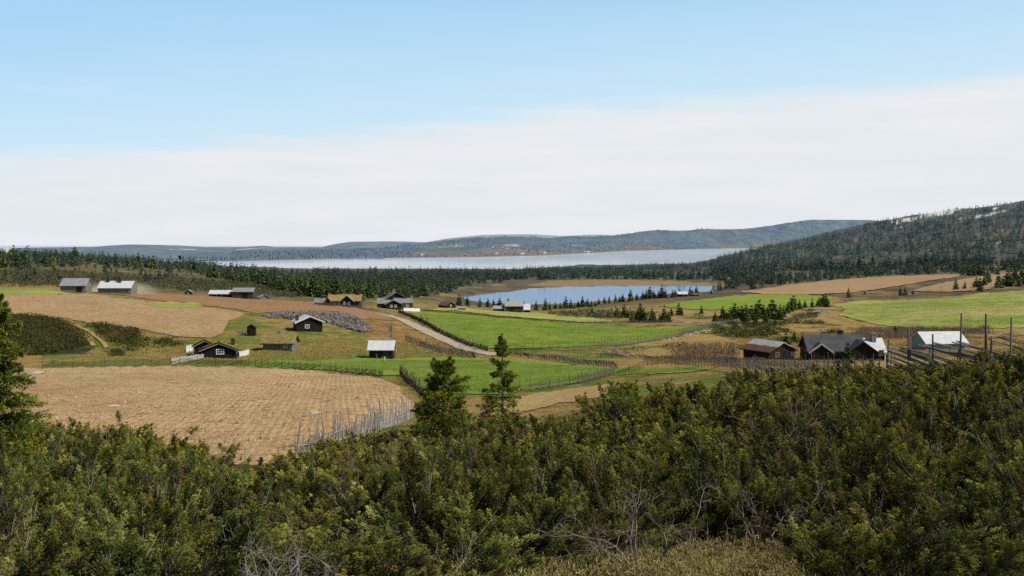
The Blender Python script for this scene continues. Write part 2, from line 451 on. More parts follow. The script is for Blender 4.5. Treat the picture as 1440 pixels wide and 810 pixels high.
def drape(name, xy, m, lift=0.06, attrs=None, thin=1):
    xy = [tuple(p) for p in xy]
    q = lambda x, y: (x / y * 400, math.log(y) * 90)
    x = XX[::thin, ::thin].ravel(); y = YY[::thin, ::thin].ravel()
    x0, x1 = min(p[0] for p in xy), max(p[0] for p in xy); y0, y1 = min(p[1] for p in xy), max(p[1] for p in xy)
    k = (x > x0) & (x < x1) & (y > y0) & (y < y1); x = x[k]; y = y[k]
    k = inpoly(x, y, xy); x = x[k]; y = y[k]
    vs = [Vector(q(*p)) for p in xy]; nb = len(vs)
    vs += [Vector(q(a, b)) for a, b in zip(x, y)]
    r = delaunay_2d_cdt(vs, [(i, (i + 1) % nb) for i in range(nb)], [], 1, 1e-6)
    U = np.array([v[:] for v in r[0]]); Y = np.exp(U[:, 1] / 90); X = U[:, 0] / 400 * Y
    Z = ground(X, Y) + lift + 0.00025 * Y
    fs = np.array([f for f in r[2] if len(f) == 3])
    o = obj(name, np_mesh(name, np.stack([X, Y, Z], -1), fs, m, True, attrs(X, Y) if attrs else None))
    return tag(o, kind='structure')

def px_poly(pts, y0, y1, step=9, amp=0.0, seed=1):
    out = []
    for p in rough_outline(pts, step * .55, amp * 1.7, seed):
        out.append(hit(p[0], p[1], y0, y1))
    return out

def soil_mat(name, base, dark, light, row_dir=None, row_gap=1.1, green=None):
    m = NT(name, 1.0, 0.05); P = m.world()
    n1 = m.noise(0.085, P, 5, .65, (1, .45, 1)); n2 = m.noise(0.9, P, 6, .75); n3 = m.noise(5.0, P, 4, .7)
    c = m.mix(m.remap(n1, .38, .60), base, light); n0 = m.noise(.05, P, 5, .7, (.6, 1.2, 1)); c = m.mix(m.remap(n0, .52, .66, 0, .45), c, m.mix(1.0, c, (.62, .55, .5), 'MULTIPLY'))
    c = m.mix(m.remap(n2, .50, .64, 0, .9), c, dark)
    c = m.mix(m.remap(n3, .50, .64, 0, .75), c, m.mix(1.0, c, (.36, .33, .32), 'MULTIPLY'))
    h = m.math('ADD', m.math('MULTIPLY', n2, .8), m.math('MULTIPLY', n3, .4))
    if row_dir is not None:
        v = m.n('ShaderNodeMapping', Vector=P, Rotation=(0, 0, row_dir)).outputs[0]
        v = m.n('ShaderNodeVectorMath', operation='ADD'); 
        m.t.links.new(m.n('ShaderNodeMapping', Vector=P, Rotation=(0, 0, row_dir)).outputs[0], v.inputs[0])
        wob = m.n('ShaderNodeTexNoise', Vector=P, Scale=0.02, Detail=2); sc = m.n('ShaderNodeVectorMath', operation='SCALE'); m.t.links.new(wob.outputs['Color'], sc.inputs[0]); sc.inputs['Scale'].default_value = .9
        m.t.links.new(sc.outputs[0], v.inputs[1])
        w = m.n('ShaderNodeTexWave', Vector=v.outputs[0], Scale=1.0 / (row_gap * 3.18), Distortion=0.5, Detail=2); w.bands_direction = 'X'
        w.inputs['Detail Scale'].default_value = 2.0
        c = m.mix(m.math('MULTIPLY', m.remap(w.outputs['Fac'], .25, .75, .34, 0), m.remap(n1, .40, .62, .05, 1)), c, m.mix(1.0, c, (.5, .45, .42), 'MULTIPLY'))
        h = m.math('ADD', h, m.math('MULTIPLY', w.outputs['Fac'], .10))
    if green: c = m.mix(m.remap(n1, green[1], green[1] + .12, 0, green[2]), c, green[0])
    m.bump(h, 1.0, 0.25)
    return m.color(c)

def grass_mat(name, base, light, dry, dryness=.62):
    m = NT(name, 0.9, 0.15); P = m.world()
    n1 = m.noise(0.045, P, 4, .6, (1, .5, 1)); n2 = m.noise(0.6, P, 6, .7); n3 = m.noise(6.0, P, 3, .7)
    c = m.mix(m.remap(n1, .35, .65), base, light)
    n4 = m.noise(0.022, P, 5, .65, (.6, 1.6, 1)); n5 = m.noise(0.010, P, 4, .6, (1.5, 1.5, 1)); c = m.mix(m.remap(n5, .40, .62, 0, .45), c, m.mix(1.0, c, (.70, .80, .75), 'MULTIPLY'))
    c = m.mix(m.remap(n4, dryness - .08, dryness + .1, 0, .8), c, dry)
    c = m.mix(m.remap(n2, .5, .70, 0, .5), c, dry)
    c = m.mix(m.remap(n3, .45, .7, 0, .5), c, m.mix(1.0, c, (.55, .6, .5), 'MULTIPLY'))
    m.bump(m.math('ADD', n2, m.math('MULTIPLY', n3, .6)), .8, .2)
    return m.color(c)

GB, GL, GD = (.155, .24, .024), (.22, .30, .032), (.38, .34, .10)
M_soil = soil_mat('ploughed_soil', (.47, .315, .155), (.18, .105, .058), (.59, .43, .23), math.radians(-9), .55)
M_soil2 = soil_mat('pale_stubble_soil', (.43, .29, .145), (.17, .10, .05), (.50, .355, .19), math.radians(70), 2.2, ((.22, .19, .05), .6, .6))
M_soil3 = soil_mat('red_brown_soil', (.33, .19, .10), (.17, .095, .05), (.39, .24, .13), math.radians(60), 2.0)
M_soil4 = soil_mat('distant_tan_soil', (.39, .265, .145), (.27, .17, .09), (.43, .30, .165), math.radians(75), 3.0)
M_grass = grass_mat('meadow_grass', GB, GL, GD, .68)
M_grass2 = grass_mat('patchy_meadow_grass', (.185, .26, .03), (.245, .32, .038), (.44, .38, .14), .50)

drape('ploughed_field', px_poly([(-200,512),(75,518),(230,516),(340,516),(450,523),(535,532),(560,545),(583,572),(560,585),(530,602),(470,628),(428,655),(300,655),(200,640),(60,615),(-200,610)], 40, 185, 12, 2.0, 1), M_soil, .05)
drape('bare_soil_patch', px_poly([(700,566),(745,556),(800,547),(858,541),(868,552),(830,562),(780,570),(720,584),(690,585)], 60, 150, 10, 1.5, 2), soil_mat('sandy_soil', (.42, .29, .12), (.3, .17, .08), (.46, .34, .15), None), .05)
drape('tan_field', px_poly([(-250,414),(0,415),(70,412.5),(130,414.5),(200,424),(260,430),(320,436),(345,443),(322,452),(312,470),(300,476),(250,474),(190,462),(130,455),(95,449),(0,441),(-250,440)], 215, 395, 12, 1.2, 3), M_soil2, .08, thin=1)
drape('red_brown_field', px_poly([(150,412.5),(230,413),(330,419),(460,429),(500,434),(540,443),(565,452),(500,447),(430,440),(360,440),(330,435),(270,428),(200,420)], 260, 430, 12, 1.2, 4), M_soil3, .06)
drape('green_strip', px_poly([(-200,404),(0,407),(60,406),(85,410),(100,414.5),(60,414),(0,415.5),(-200,416)], 330, 460, 10, .8, 5), M_grass2, .11)
drape('grass_bank', px_poly([(195,428),(225,425),(280,427),(288,433),(255,434),(215,431)], 270, 400, 10, .8, 5), M_grass2, .14)
drape('lower_meadow', px_poly([(330,516),(350,508),(450,507),(520,503),(560,505),(640,503),(700,505),(760,509),(860,518),(1010,516),(990,522),(915,527),(860,527),(800,540),(740,549),(690,560),(640,570),(600,552),(560,527),(538,528),(450,520)], 110, 225, 12, 1.2, 6), grass_mat('spring_grass', (.145, .235, .028), (.19, .28, .034), (.33, .31, .08), .66), .06)
drape('middle_meadow', px_poly([(578,440),(640,438),(690,445),(760,450),(830,456),(880,461),(950,461),(1040,456),(1000,466),(965,472),(920,479),(860,486),(800,489),(716,491),(680,490),(655,484),(620,468),(596,454)], 220, 440, 12, 1.0, 7), M_grass, .08)
drape('upper_meadow', px_poly([(560,437),(640,433),(700,438),(760,440.5),(830,447),(890,456),(950,459.5),(890,460.5),(830,455),(760,449),(690,444),(640,437)], 380, 540, 10, .8, 8), M_grass2, .08)
drape('right_meadow', px_poly([(1170,430),(1200,424),(1290,422),(1380,413),(1440,409),(1700,399),(1700,450),(1440,461),(1380,463),(1300,462),(1250,459),(1210,452),(1180,444),(1190,436)], 300, 760, 12, 1.2, 9), M_grass2, .08)
drape('far_meadow', px_poly([(925,431),(960,425),(1010,418.5),(1060,414),(1120,413.5),(1170,418),(1170,428),(1120,434),(1040,437),(975,436)], 380, 760, 10, .8, 10), M_grass, .12)
drape('far_tan_field', px_poly([(1040,411),(1080,406),(1130,399),(1200,392),(1280,388.5),(1340,386),(1355,388.5),(1310,395),(1250,405),(1200,412),(1140,415),(1080,415)], 560, 1100, 10, .6, 11), M_soil4, .3)
drape('distant_bare_field', px_poly([(1280,410),(1310,402),(1360,392),(1440,381),(1650,365),(1650,385),(1440,398),(1380,409),(1330,411)], 560, 1100, 10, .6, 12), M_soil4, .3)

ROAD_PX = [(466,431.5),(490,433),(515,436.5),(540,442),(558,447.5),(580,457),(605,469),(630,480),(655,489),(680,496),(700,500)]
def road():
    c = [hit(px, py, 195, 420) for px, py in ROAD_PX]
    pts = []
    for i in range(len(c) - 1):
        for k in range(5): pts.append(np.array(c[i]) * (1 - k / 5) + np.array(c[i + 1]) * k / 5)
    pts.append(np.array(c[-1])); P = np.array(pts)
    for _ in range(4): P[1:-1] = (P[:-2] + P[1:-1] * 2 + P[2:]) / 4
    t = np.gradient(P, axis=0); t /= np.hypot(t[:, 0], t[:, 1])[:, None]; n = np.stack([-t[:, 1], t[:, 0]], -1)
    w = 2.1 + .5 * (np.array([float(fbm(i * .4, 0, 3)) for i in range(len(P))]) - .5)
    out = [tuple(p) for p in P + n * w[:, None]] + [tuple(p) for p in (P - n * w[:, None])[::-1]]
    m = NT('gravel', 1.0, .1); q = m.world(); n2 = m.noise(.5, q, 5, .7); n3 = m.noise(5, q, 4, .7)
    cc = m.mix(m.remap(n2, .35, .65), (.33, .275, .20), (.43, .375, .285)); cc = m.mix(m.remap(n3, .5, .7, 0, .5), cc, (.25, .19, .13))
    m.bump(n3, .6, .1)
    drape('gravel_road', out, m.color(cc), .07)
    return P
ROAD = road()
def track(name, pts, w, y0, y1):
    c = [np.array(hit(px, py, y0, y1)) for px, py in pts]; P = []
    for i in range(len(c) - 1):
        for k in range(4): P.append(c[i] * (1 - k / 4) + c[i + 1] * k / 4)
    P.append(c[-1]); P = np.array(P)
    for _ in range(3): P[1:-1] = (P[:-2] + P[1:-1] * 2 + P[2:]) / 4
    t = np.gradient(P, axis=0); t /= np.hypot(t[:, 0], t[:, 1])[:, None]; n = np.stack([-t[:, 1], t[:, 0]], -1)
    return [tuple(p) for p in P + n * w] + [tuple(p) for p in (P - n * w)[::-1]]
M_track = soil_mat('track_dirt', (.38, .27, .12), (.2, .16, .06), (.46, .34, .16))
for pts in ([(95,458),(106,466),(118,473),(128,481),(131,487)], [(104,457),(120,464),(134,473),(144,481),(150,490)]):
    drape('wheel_track', track('wheel_track', pts, .45, 190, 270), M_track, .12)

# ------------------------------------------------------------------ water
def water_mat(name, base, rough, scale, strength, stretch, refl=1.0):  # pale base colours stand in for part of the sky's reflection
    m = NT(name, rough, .5); m.b.inputs['IOR'].default_value = 1.2
    P = m.world(); n1 = m.noise(scale, P, 4, .6, stretch); n2 = m.noise(scale * .06, P, 3, .6, (1, .25, 1))
    h = m.math('MULTIPLY', n1, m.remap(n2, .35, .65, .35, 1.0))
    m.bump(h, strength, 1.0); m.color(base); m.b.inputs['Specular IOR Level'].default_value = 0
    g = m.n('ShaderNodeBsdfGlossy', Roughness=rough); m.t.links.new(m.b.inputs['Normal'].links[0].from_socket, g.inputs['Normal'])
    mx = m.n('ShaderNodeMixShader'); m.set(mx.inputs[0], m.math('MULTIPLY', m.remap(n2, .35, .65, .75, 1.1), refl)); m.t.links.new(m.b.outputs[0], mx.inputs[1]); m.t.links.new(g.outputs[0], mx.inputs[2]); m.t.links.new(mx.outputs[0], m.x.inputs[0])
    return m.m
def lake(name, xy, z, m):
    me = bpy.data.meshes.new(name); me.from_pydata([(x, y, z) for x, y in xy], [], [tuple(range(len(xy)))]); me.materials.append(m); me.update()
    return tag(obj(name, me), kind='structure')
lake('pond', [(-90, 680), (250, 640), (330, 900), (320, 1120), (60, 1120), (-110, 980)], POND, water_mat('pond_water', (.10, .235, .43), .05, .10, .30, (1, .6, 1), .36))
lake('lake', [(-1900, 1900), (700, 1900), (1700, 3200), (3200, 9000), (-4200, 9000)], LAKE, water_mat('lake_water', (.47, .545, .62), .03, .10, .06, (1, 1, 1), .42))

# ------------------------------------------------------------------ hills across the lake
def hill(name, ridge, foot, base, seed, rough, patches, nx=420, ny=40):
    """ridge: (px, py, depth) along the crest; foot: (px, py, depth) along the shore"""
    px = np.linspace(ridge[0][0], ridge[-1][0], nx)
    r = np.array(ridge); f = np.array(foot)
    ry = pchip(r[:, 0], r[:, 1], px); rY = np.interp(px, r[:, 0], r[:, 2])
    fy = np.interp(px, f[:, 0], f[:, 1]); fY = np.interp(px, f[:, 0], f[:, 2])
    rz = slope(ry) * rY; fz = slope(fy) * fY
    t = np.concatenate([np.linspace(0, 1, ny), [1.12, 1.35]])[:, None]
    u = (px - 720) / F
    Y = fY + (rY - fY) * t; X = u * Y
    prof = np.where(t <= 1, .5 * t + .5 * t**1.7, 1 - (t - 1) * 1.6)
    Z = fz + (rz - fz) * prof
    amp = rough * np.clip(np.minimum(t, 1) * 3, 0, 1) * np.clip(2.4 - t * 1.6, .35, 1)
    Z = Z + amp * (fbm(X / 420 + seed, Y / 420, seed, 5) - .5) * 2
    if fz.min() > LAKE - 6: Z = np.maximum(Z, LAKE + .6 + 14 * np.minimum(t, 1))
    Z[0] = LAKE - 3
    n1 = fbm(X / 160, Y / 260, seed + 3, 5); n2 = fbm(X / 55, Y / 90, seed + 5, 4)
    c = np.broadcast_to(np.array(base), X.shape + (3,)) * (0.72 + .56 * n2[..., None])  # base colours already carry the blue of distant haze
    for col, a, b, tlo, thi, k in patches:
        mk = sstep(a, b, n1) * sstep(tlo - .04, tlo + .04, t + 0 * X) * (1 - sstep(thi - .06, thi + .06, t + 0 * X)) * k
        c = lerp(c, np.array(col), mk)
    i = np.arange(Z.size).reshape(Z.shape); Fq = np.stack([i[:-1, :-1], i[:-1, 1:], i[1:, 1:], i[1:, :-1]], -1).reshape(-1, 4)
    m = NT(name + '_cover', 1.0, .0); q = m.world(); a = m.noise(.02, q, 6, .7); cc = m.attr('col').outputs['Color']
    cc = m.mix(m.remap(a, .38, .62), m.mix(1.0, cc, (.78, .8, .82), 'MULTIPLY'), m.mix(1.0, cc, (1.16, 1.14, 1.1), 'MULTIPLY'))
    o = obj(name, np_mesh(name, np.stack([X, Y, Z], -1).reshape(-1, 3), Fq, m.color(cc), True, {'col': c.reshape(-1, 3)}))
    tag(o, kind='structure')
    return X, Y, Z, t
SNOWC = (.75, .78, .82)
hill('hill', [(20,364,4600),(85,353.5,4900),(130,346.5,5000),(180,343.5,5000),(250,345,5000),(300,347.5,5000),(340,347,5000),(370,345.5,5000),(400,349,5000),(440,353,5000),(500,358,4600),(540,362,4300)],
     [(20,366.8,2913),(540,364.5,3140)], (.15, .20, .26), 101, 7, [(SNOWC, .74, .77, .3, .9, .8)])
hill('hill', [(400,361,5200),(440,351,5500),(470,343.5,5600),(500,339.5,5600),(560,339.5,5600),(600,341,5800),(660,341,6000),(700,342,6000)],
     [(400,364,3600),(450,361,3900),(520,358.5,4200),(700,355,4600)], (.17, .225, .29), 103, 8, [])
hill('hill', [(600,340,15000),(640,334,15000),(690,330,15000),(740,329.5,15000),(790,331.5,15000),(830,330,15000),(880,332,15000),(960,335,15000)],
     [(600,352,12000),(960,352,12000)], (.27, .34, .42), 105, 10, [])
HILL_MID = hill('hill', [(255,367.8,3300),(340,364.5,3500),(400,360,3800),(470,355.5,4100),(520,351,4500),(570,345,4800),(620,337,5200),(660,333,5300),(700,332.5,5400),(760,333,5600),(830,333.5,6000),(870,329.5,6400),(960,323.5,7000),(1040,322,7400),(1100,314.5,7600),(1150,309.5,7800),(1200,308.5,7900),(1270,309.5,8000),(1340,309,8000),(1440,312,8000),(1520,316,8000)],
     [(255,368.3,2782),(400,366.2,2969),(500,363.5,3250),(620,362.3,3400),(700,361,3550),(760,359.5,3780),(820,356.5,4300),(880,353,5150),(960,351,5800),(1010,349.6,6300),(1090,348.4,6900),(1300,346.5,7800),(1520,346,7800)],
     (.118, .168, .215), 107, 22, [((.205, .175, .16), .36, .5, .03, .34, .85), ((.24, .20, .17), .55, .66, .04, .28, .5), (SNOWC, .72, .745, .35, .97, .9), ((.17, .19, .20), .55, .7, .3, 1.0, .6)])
# ------------------------------------------------------------------ foliage meshes
def unit(v): return v / (np.linalg.norm(v, axis=-1, keepdims=True) + 1e-9)

def kites(P, D, L, W, rng, bend=0.0, face=None):
    """small four-cornered leaf faces at P along D"""
    n = len(P); L = np.broadcast_to(L, n)[:, None]; W = np.broadcast_to(W, n)[:, None]
    r = unit(rng.normal(size=(n, 3)))
    if face is not None: r = unit(face + r * .55)
    s = unit(np.cross(D, r)); nn = np.cross(D, s)
    mid = P + D * L * .45 + nn * L * bend
    V = np.stack([P, mid + s * W * .5, P + D * L, mid - s * W * .5], 1).reshape(-1, 3)
    return V, np.arange(4 * n).reshape(n, 4)

def tubes(A, B, r0, r1, sides=3):
    """many straight tapered twigs A->B"""
    n = len(A); d = unit(B - A); ref = np.where(np.abs(d[:, 2:3]) > .9, np.array([[1., 0, 0]]), np.array([[0, 0, 1.]]))
    s = unit(np.cross(d, ref)); t = np.cross(d, s)
    a = 2 * PI * np.arange(sides) / sides
    ring = s[:, None] * np.cos(a)[None, :, None] + t[:, None] * np.sin(a)[None, :, None]
    r0 = np.broadcast_to(r0, n)[:, None, None]; r1 = np.broadcast_to(r1, n)[:, None, None]
    V = np.concatenate([A[:, None] + ring * r0, B[:, None] + ring * r1], 1).reshape(-1, 3)
    k = np.arange(sides); q = np.stack([k, (k + 1) % sides, sides + (k + 1) % sides, sides + k], -1)
    return V, (np.arange(n)[:, None, None] * 2 * sides + q[None]).reshape(-1, 4)

def leaf_mat(name, stops, dead, var=.25, rough=.75, trans=.16, world_tint=False):
    m = NT(name, rough, .12)
    t = m.attr('tint').outputs['Fac']; inf = m.n('ShaderNodeObjectInfo')
    c = m.ramp(t, stops)
    if dead: c = m.mix(m.math('LESS_THAN', t, -.5), c, dead)
    P = m.world(); n = m.noise(.45, P, 3, .6)
    c = m.mix(m.remap(n, .3, .7), m.mix(1.0, c, (1 - var, 1 - var * .8, 1 - var * .8), 'MULTIPLY'), m.mix(1.0, c, (1 + var * 1.1, 1 + var * .8, 1 + var * .4), 'MULTIPLY'))
    c = m.mix(m.math('MULTIPLY', inf.outputs['Random'], .4), c, m.mix(1.0, c, (1.1, 1.02, .85), 'MULTIPLY'))
    c = m.mix(1.0, c, inf.outputs['Color'], 'MULTIPLY')
    m.color(c)
    if trans:
        tr = m.n('ShaderNodeBsdfTranslucent'); m.t.links.new(c, tr.inputs[0])
        mx = m.n('ShaderNodeMixShader'); mx.inputs[0].default_value = trans
        m.t.links.new(m.b.outputs[0], mx.inputs[1]); m.t.links.new(tr.outputs[0], mx.inputs[2]); m.t.links.new(mx.outputs[0], m.x.inputs[0])
    return m.m

def bark_mat(name, a, b):
    m = NT(name, .95, .1); n = m.noise(9, None, 4, .7, (1, 1, .25)); inf = m.n('ShaderNodeObjectInfo')
    c = m.mix(m.remap(n, .35, .65), a, b); m.bump(n, .6, .02)
    return m.color(c)
M_twig = bark_mat('juniper_bark', (.10, .075, .055), (.27, .225, .185))
M_grey = bark_mat('dead_wood', (.10, .088, .075), (.25, .225, .195))
M_bark = bark_mat('spruce_bark', (.08, .06, .045), (.17, .14, .115))
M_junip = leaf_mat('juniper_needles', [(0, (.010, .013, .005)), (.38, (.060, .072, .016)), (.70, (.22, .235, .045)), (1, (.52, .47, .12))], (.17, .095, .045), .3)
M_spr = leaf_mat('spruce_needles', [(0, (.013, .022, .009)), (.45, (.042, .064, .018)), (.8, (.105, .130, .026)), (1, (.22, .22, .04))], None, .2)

def bezier(a, b, c, t): return a * (1 - t)**2 + b * 2 * t * (1 - t) + c * t**2

def juniper(seed, R, H, nb, ns, ng, leafL, leafW, lean=(0, 0), nl=5, bare=.12):
    """returns (foliage mesh, branches mesh)"""
    rng = np.random.default_rng(seed)
    az = rng.uniform(0, 2 * PI, nb); th = np.arccos(1 - rng.uniform(0, 1, nb)**.8 * .97)
    lump = .45 + .85 * vnoise(az * 1.1 + seed * 3.1, th * 1.7, seed) + .18 * rng.normal(size=nb)
    tip = np.stack([R * np.cos(az) * np.sin(th), R * np.sin(az) * np.sin(th), H * (.22 + .78 * np.cos(th))], -1) * np.clip(lump, .4, 1.35)[:, None]
    tip[:, :2] += np.array(lean) * tip[:, 2:3]
    base = np.stack([rng.normal(0, R * .10, nb), rng.normal(0, R * .10, nb), np.full(nb, -.15)], -1)
    ctl = base + (tip - base) * np.array([.65, .65, .28]) + rng.normal(0, .09, (nb, 3))
    ctl[:, 2] = np.maximum(ctl[:, 2], .12)
    K = 6; ts = np.linspace(0, 1, K + 1)
    pts = np.stack([bezier(base, ctl, tip, t) for t in ts], 1); pts[:, 1:] += rng.normal(0, .025, pts[:, 1:].shape)
    r = .030 * (1 - ts * .85); TV, TF = [], []; off = 0
    for k in range(K):
        v, f = tubes(pts[:, k], pts[:, k + 1], r[k] * rng.uniform(.5, 1.3, nb), r[k + 1], 4); TV.append(v); TF.append(f + off); off += len(v)
    # plumes: side shoots on the outer part of every branch, each a tapering brush of needle sprigs
    t = rng.uniform(.34, 1.0, (nb, ns))**.8; bi = np.repeat(np.arange(nb), ns); t = t.ravel()
    p = bezier(base[bi], ctl[bi], tip[bi], t[:, None]); tan = unit(bezier(base[bi], ctl[bi], tip[bi], np.minimum(t + .05, 1.05)[:, None]) - p)
    d = unit(tan * 1.1 + rng.normal(0, .36, p.shape) + np.array([lean[0] * 1.3, lean[1] * 1.3, .38]))
    sl = rng.uniform(.28, .80, len(p)) * (1.2 - .5 * t) * (R / 1.3)**.5
    q = p + d * sl[:, None]; q[:, 2] -= .03
    v, f = tubes(p, q, .007, .0025, 3); TV.append(v); TF.append(f + off); off += len(v)
    keep = rng.random(len(p)) > bare; deadb = rng.random(nb) < .07
    keep &= ~deadb[bi] | (rng.random(len(p)) < .10)
    p, d, sl, t, bi = p[keep], d[keep], sl[keep], t[keep], bi[keep]
    brown = rng.random(len(p)) < .03; sb = rng.normal(0, .10, len(p)) + rng.normal(0, .09, nb)[bi]
    # sprigs around each shoot axis, closest together at the tip
    si = np.repeat(np.arange(len(p)), ng); s = rng.uniform(0, 1.0, len(si))**.75
    rad = unit(rng.normal(size=(len(si), 3))); rad = unit(rad - d[si] * (rad * d[si]).sum(-1, keepdims=True))
    P = p[si] + d[si] * (sl[si] * s)[:, None] + rad * (.17 * sl[si] * np.sin(np.clip(s * .8 + .2, 0, 1) * PI)**.8 * rng.uniform(.1, 1, len(si)))[:, None]
    rad = np.repeat(rad, nl, 0); si = np.repeat(si, nl); s = np.repeat(s, nl); P = np.repeat(P, nl, 0)
    D = unit(d[si] * .95 + rad * .42 + rng.normal(0, .27, P.shape))
    V, Fc = kites(P, D, rng.uniform(.7, 1.3, len(P)) * leafL, rng.uniform(.7, 1.3, len(P)) * leafW, rng, .06, unit(rad + d[si] * .25 + np.array([0, 0, .25])))
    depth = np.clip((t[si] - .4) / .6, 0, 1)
    tint = np.clip(.02 + .22 * depth + .50 * s + sb[si] + .10 * rng.normal(size=len(P)), 0, 1)  # yellowish tips are growth; inner needles coloured darker as shade inside the bush
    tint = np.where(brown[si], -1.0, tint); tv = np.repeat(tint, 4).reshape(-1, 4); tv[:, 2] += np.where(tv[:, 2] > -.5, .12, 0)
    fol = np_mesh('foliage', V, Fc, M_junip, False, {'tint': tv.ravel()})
    br = np_mesh('branches', np.concatenate(TV), np.concatenate(TF), M_twig, False)
    return fol, br, float(V[:, 2].max())

def bare_bush(seed, R, H, nb, m):
    """leafless grey branch tangle"""
    rng = np.random.default_rng(seed); A, B, r0, r1 = [], [], [], []
    def grow(p, d, L, r, lvl):
        k = 5; q = p
        for i in range(k):
            d = unit(d + rng.normal(0, .22, 3) + np.array([0, 0, .03])); n = q + d * L / k
            n[2] = max(n[2], .03)
            A.append(q); B.append(n); r0.append(r * (1 - i / k * .6)); r1.append(r * (1 - (i + 1) / k * .6)); q = n
            if lvl < 3 and i > 0:
                for _ in range(rng.integers(1, 3)): grow(q, unit(d + rng.normal(0, .75, 3)), L * rng.uniform(.35, .6), r * .5, lvl + 1)
    for b in range(nb):
        a = rng.uniform(0, 2 * PI); grow(np.array([.1 * math.cos(a), .1 * math.sin(a), 0.]), unit(np.array([math.cos(a) * R, math.sin(a) * R, H * rng.uniform(.4, 1.1)])), math.hypot(R, H) * rng.uniform(.7, 1.05), rng.uniform(.009, .017), 1)
    V, Fc = tubes(np.array(A), np.array(B), np.array(r0), np.array(r1), 4)
    return np_mesh('branches', V, Fc, m, False)

def spruce(seed, H, R, whorls, per, ntw, nneed, nL, nW, gap=.1, skew=(0, 0), start=.03, droop=.35, power=.85):
    """detailed spruce: (crown, trunk)"""
    rng = np.random.default_rng(seed)
    h = start + (1 - start) * (np.arange(whorls) + rng.uniform(-.3, .3, whorls)) / whorls * .985
    hb = np.repeat(h, per); nb = len(hb); hb = np.clip(hb + rng.normal(0, .5 / whorls, nb), .01, .985); az = rng.uniform(0, 2 * PI, nb)
    Ln = R * np.clip(1 - hb, .02, 1)**power * rng.uniform(.62, 1.2, nb) * (.75 + .5 * vnoise(az * 1.3, hb * 5, seed))
    keep = rng.random(nb) > gap; hb, az, Ln = hb[keep], az[keep], Ln[keep]; nb = len(hb)
    out = np.stack([np.cos(az), np.sin(az), 0 * az], -1); out[:, :2] += np.array(skew) * .35; out = unit(out)
    z0 = np.stack([0 * hb, 0 * hb, hb * H], -1)
    up = np.interp(hb, [0, .4, .8, 1], [-.12, .05, .35, .9])
    c = z0 + out * (Ln * .5)[:, None]; c[:, 2] += up * Ln * .5 - droop * .15 * Ln
    e = z0 + out * Ln[:, None]; e[:, 2] += up * Ln - droop * Ln * np.where(hb > .75, .2, .6) + .12 * Ln
    TV, TF, off = [], [], 0
    br = .018 * (Ln / R) + .004
    for a, b, ra, rb in ((z0, bezier(z0, c, e, .5), 1, .6), (bezier(z0, c, e, .5), e, .6, .2)):
        v, f = tubes(a, b, br * ra, br * rb, 4); TV.append(v); TF.append(f + off); off += len(v)
    k = 7; zs = np.linspace(0, 1, k); tr = .028 * H * .5 * (1 - zs * .95) + .006
    pts = np.stack([.02 * H * np.array([math.sin(z * 5 + seed) * .3 for z in zs]), 0 * zs, zs * H - .2 * (zs == 0)], -1); pts[-1, 2] = H
    v, f = tubes(pts[:-1], pts[1:], tr[:-1], tr[1:], 8); TV.append(v); TF.append(f + off)
    trunk = np_mesh('trunk', np.concatenate(TV), np.concatenate(TF), M_bark, False)
    # twigs on both sides of each branch
    bi = np.repeat(np.arange(nb), ntw); t = rng.uniform(.12, 1.0, len(bi))
    p = bezier(z0[bi], c[bi], e[bi], t[:, None]); tan = unit(bezier(z0[bi], c[bi], e[bi], np.minimum(t + .04, 1.02)[:, None]) - p)
    side = unit(np.cross(tan, np.array([0, 0, 1.]))) * rng.choice([-1, 1], len(bi))[:, None]
    d = unit(tan * .75 + side * rng.uniform(.2, 1.0, len(bi))[:, None] + rng.normal(0, .30, p.shape) + np.array([0, 0, -.12]))
    tl = np.clip(Ln[bi] * ((1.0 - t) * .55 + .16), .04, .5 * R)
    si = np.repeat(np.arange(len(bi)), nneed); s = rng.uniform(0, 1.05, len(si))
    P = p[si] + d[si] * (tl[si] * s)[:, None]
    D = unit(d[si] * .8 + unit(rng.normal(size=P.shape)) * .8)
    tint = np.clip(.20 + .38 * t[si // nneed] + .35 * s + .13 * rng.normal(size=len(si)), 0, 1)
    # leader
    nl = max(20, nneed * 6); lz = rng.uniform(.86, 1.0, nl); Pl = np.stack([0 * lz, 0 * lz, lz * H], -1)
    P = np.concatenate([P, Pl]); D = np.concatenate([D, unit(rng.normal(size=(nl, 3)) * .7 + np.array([0, 0, .8]))]); tint = np.concatenate([tint, np.full(nl, .6)])
    V, Fc = kites(P, D, nL * rng.uniform(.7, 1.3, len(P)), nW * rng.uniform(.7, 1.3, len(P)), rng, .05)
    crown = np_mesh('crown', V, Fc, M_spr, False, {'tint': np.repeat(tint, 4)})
    return crown, trunk

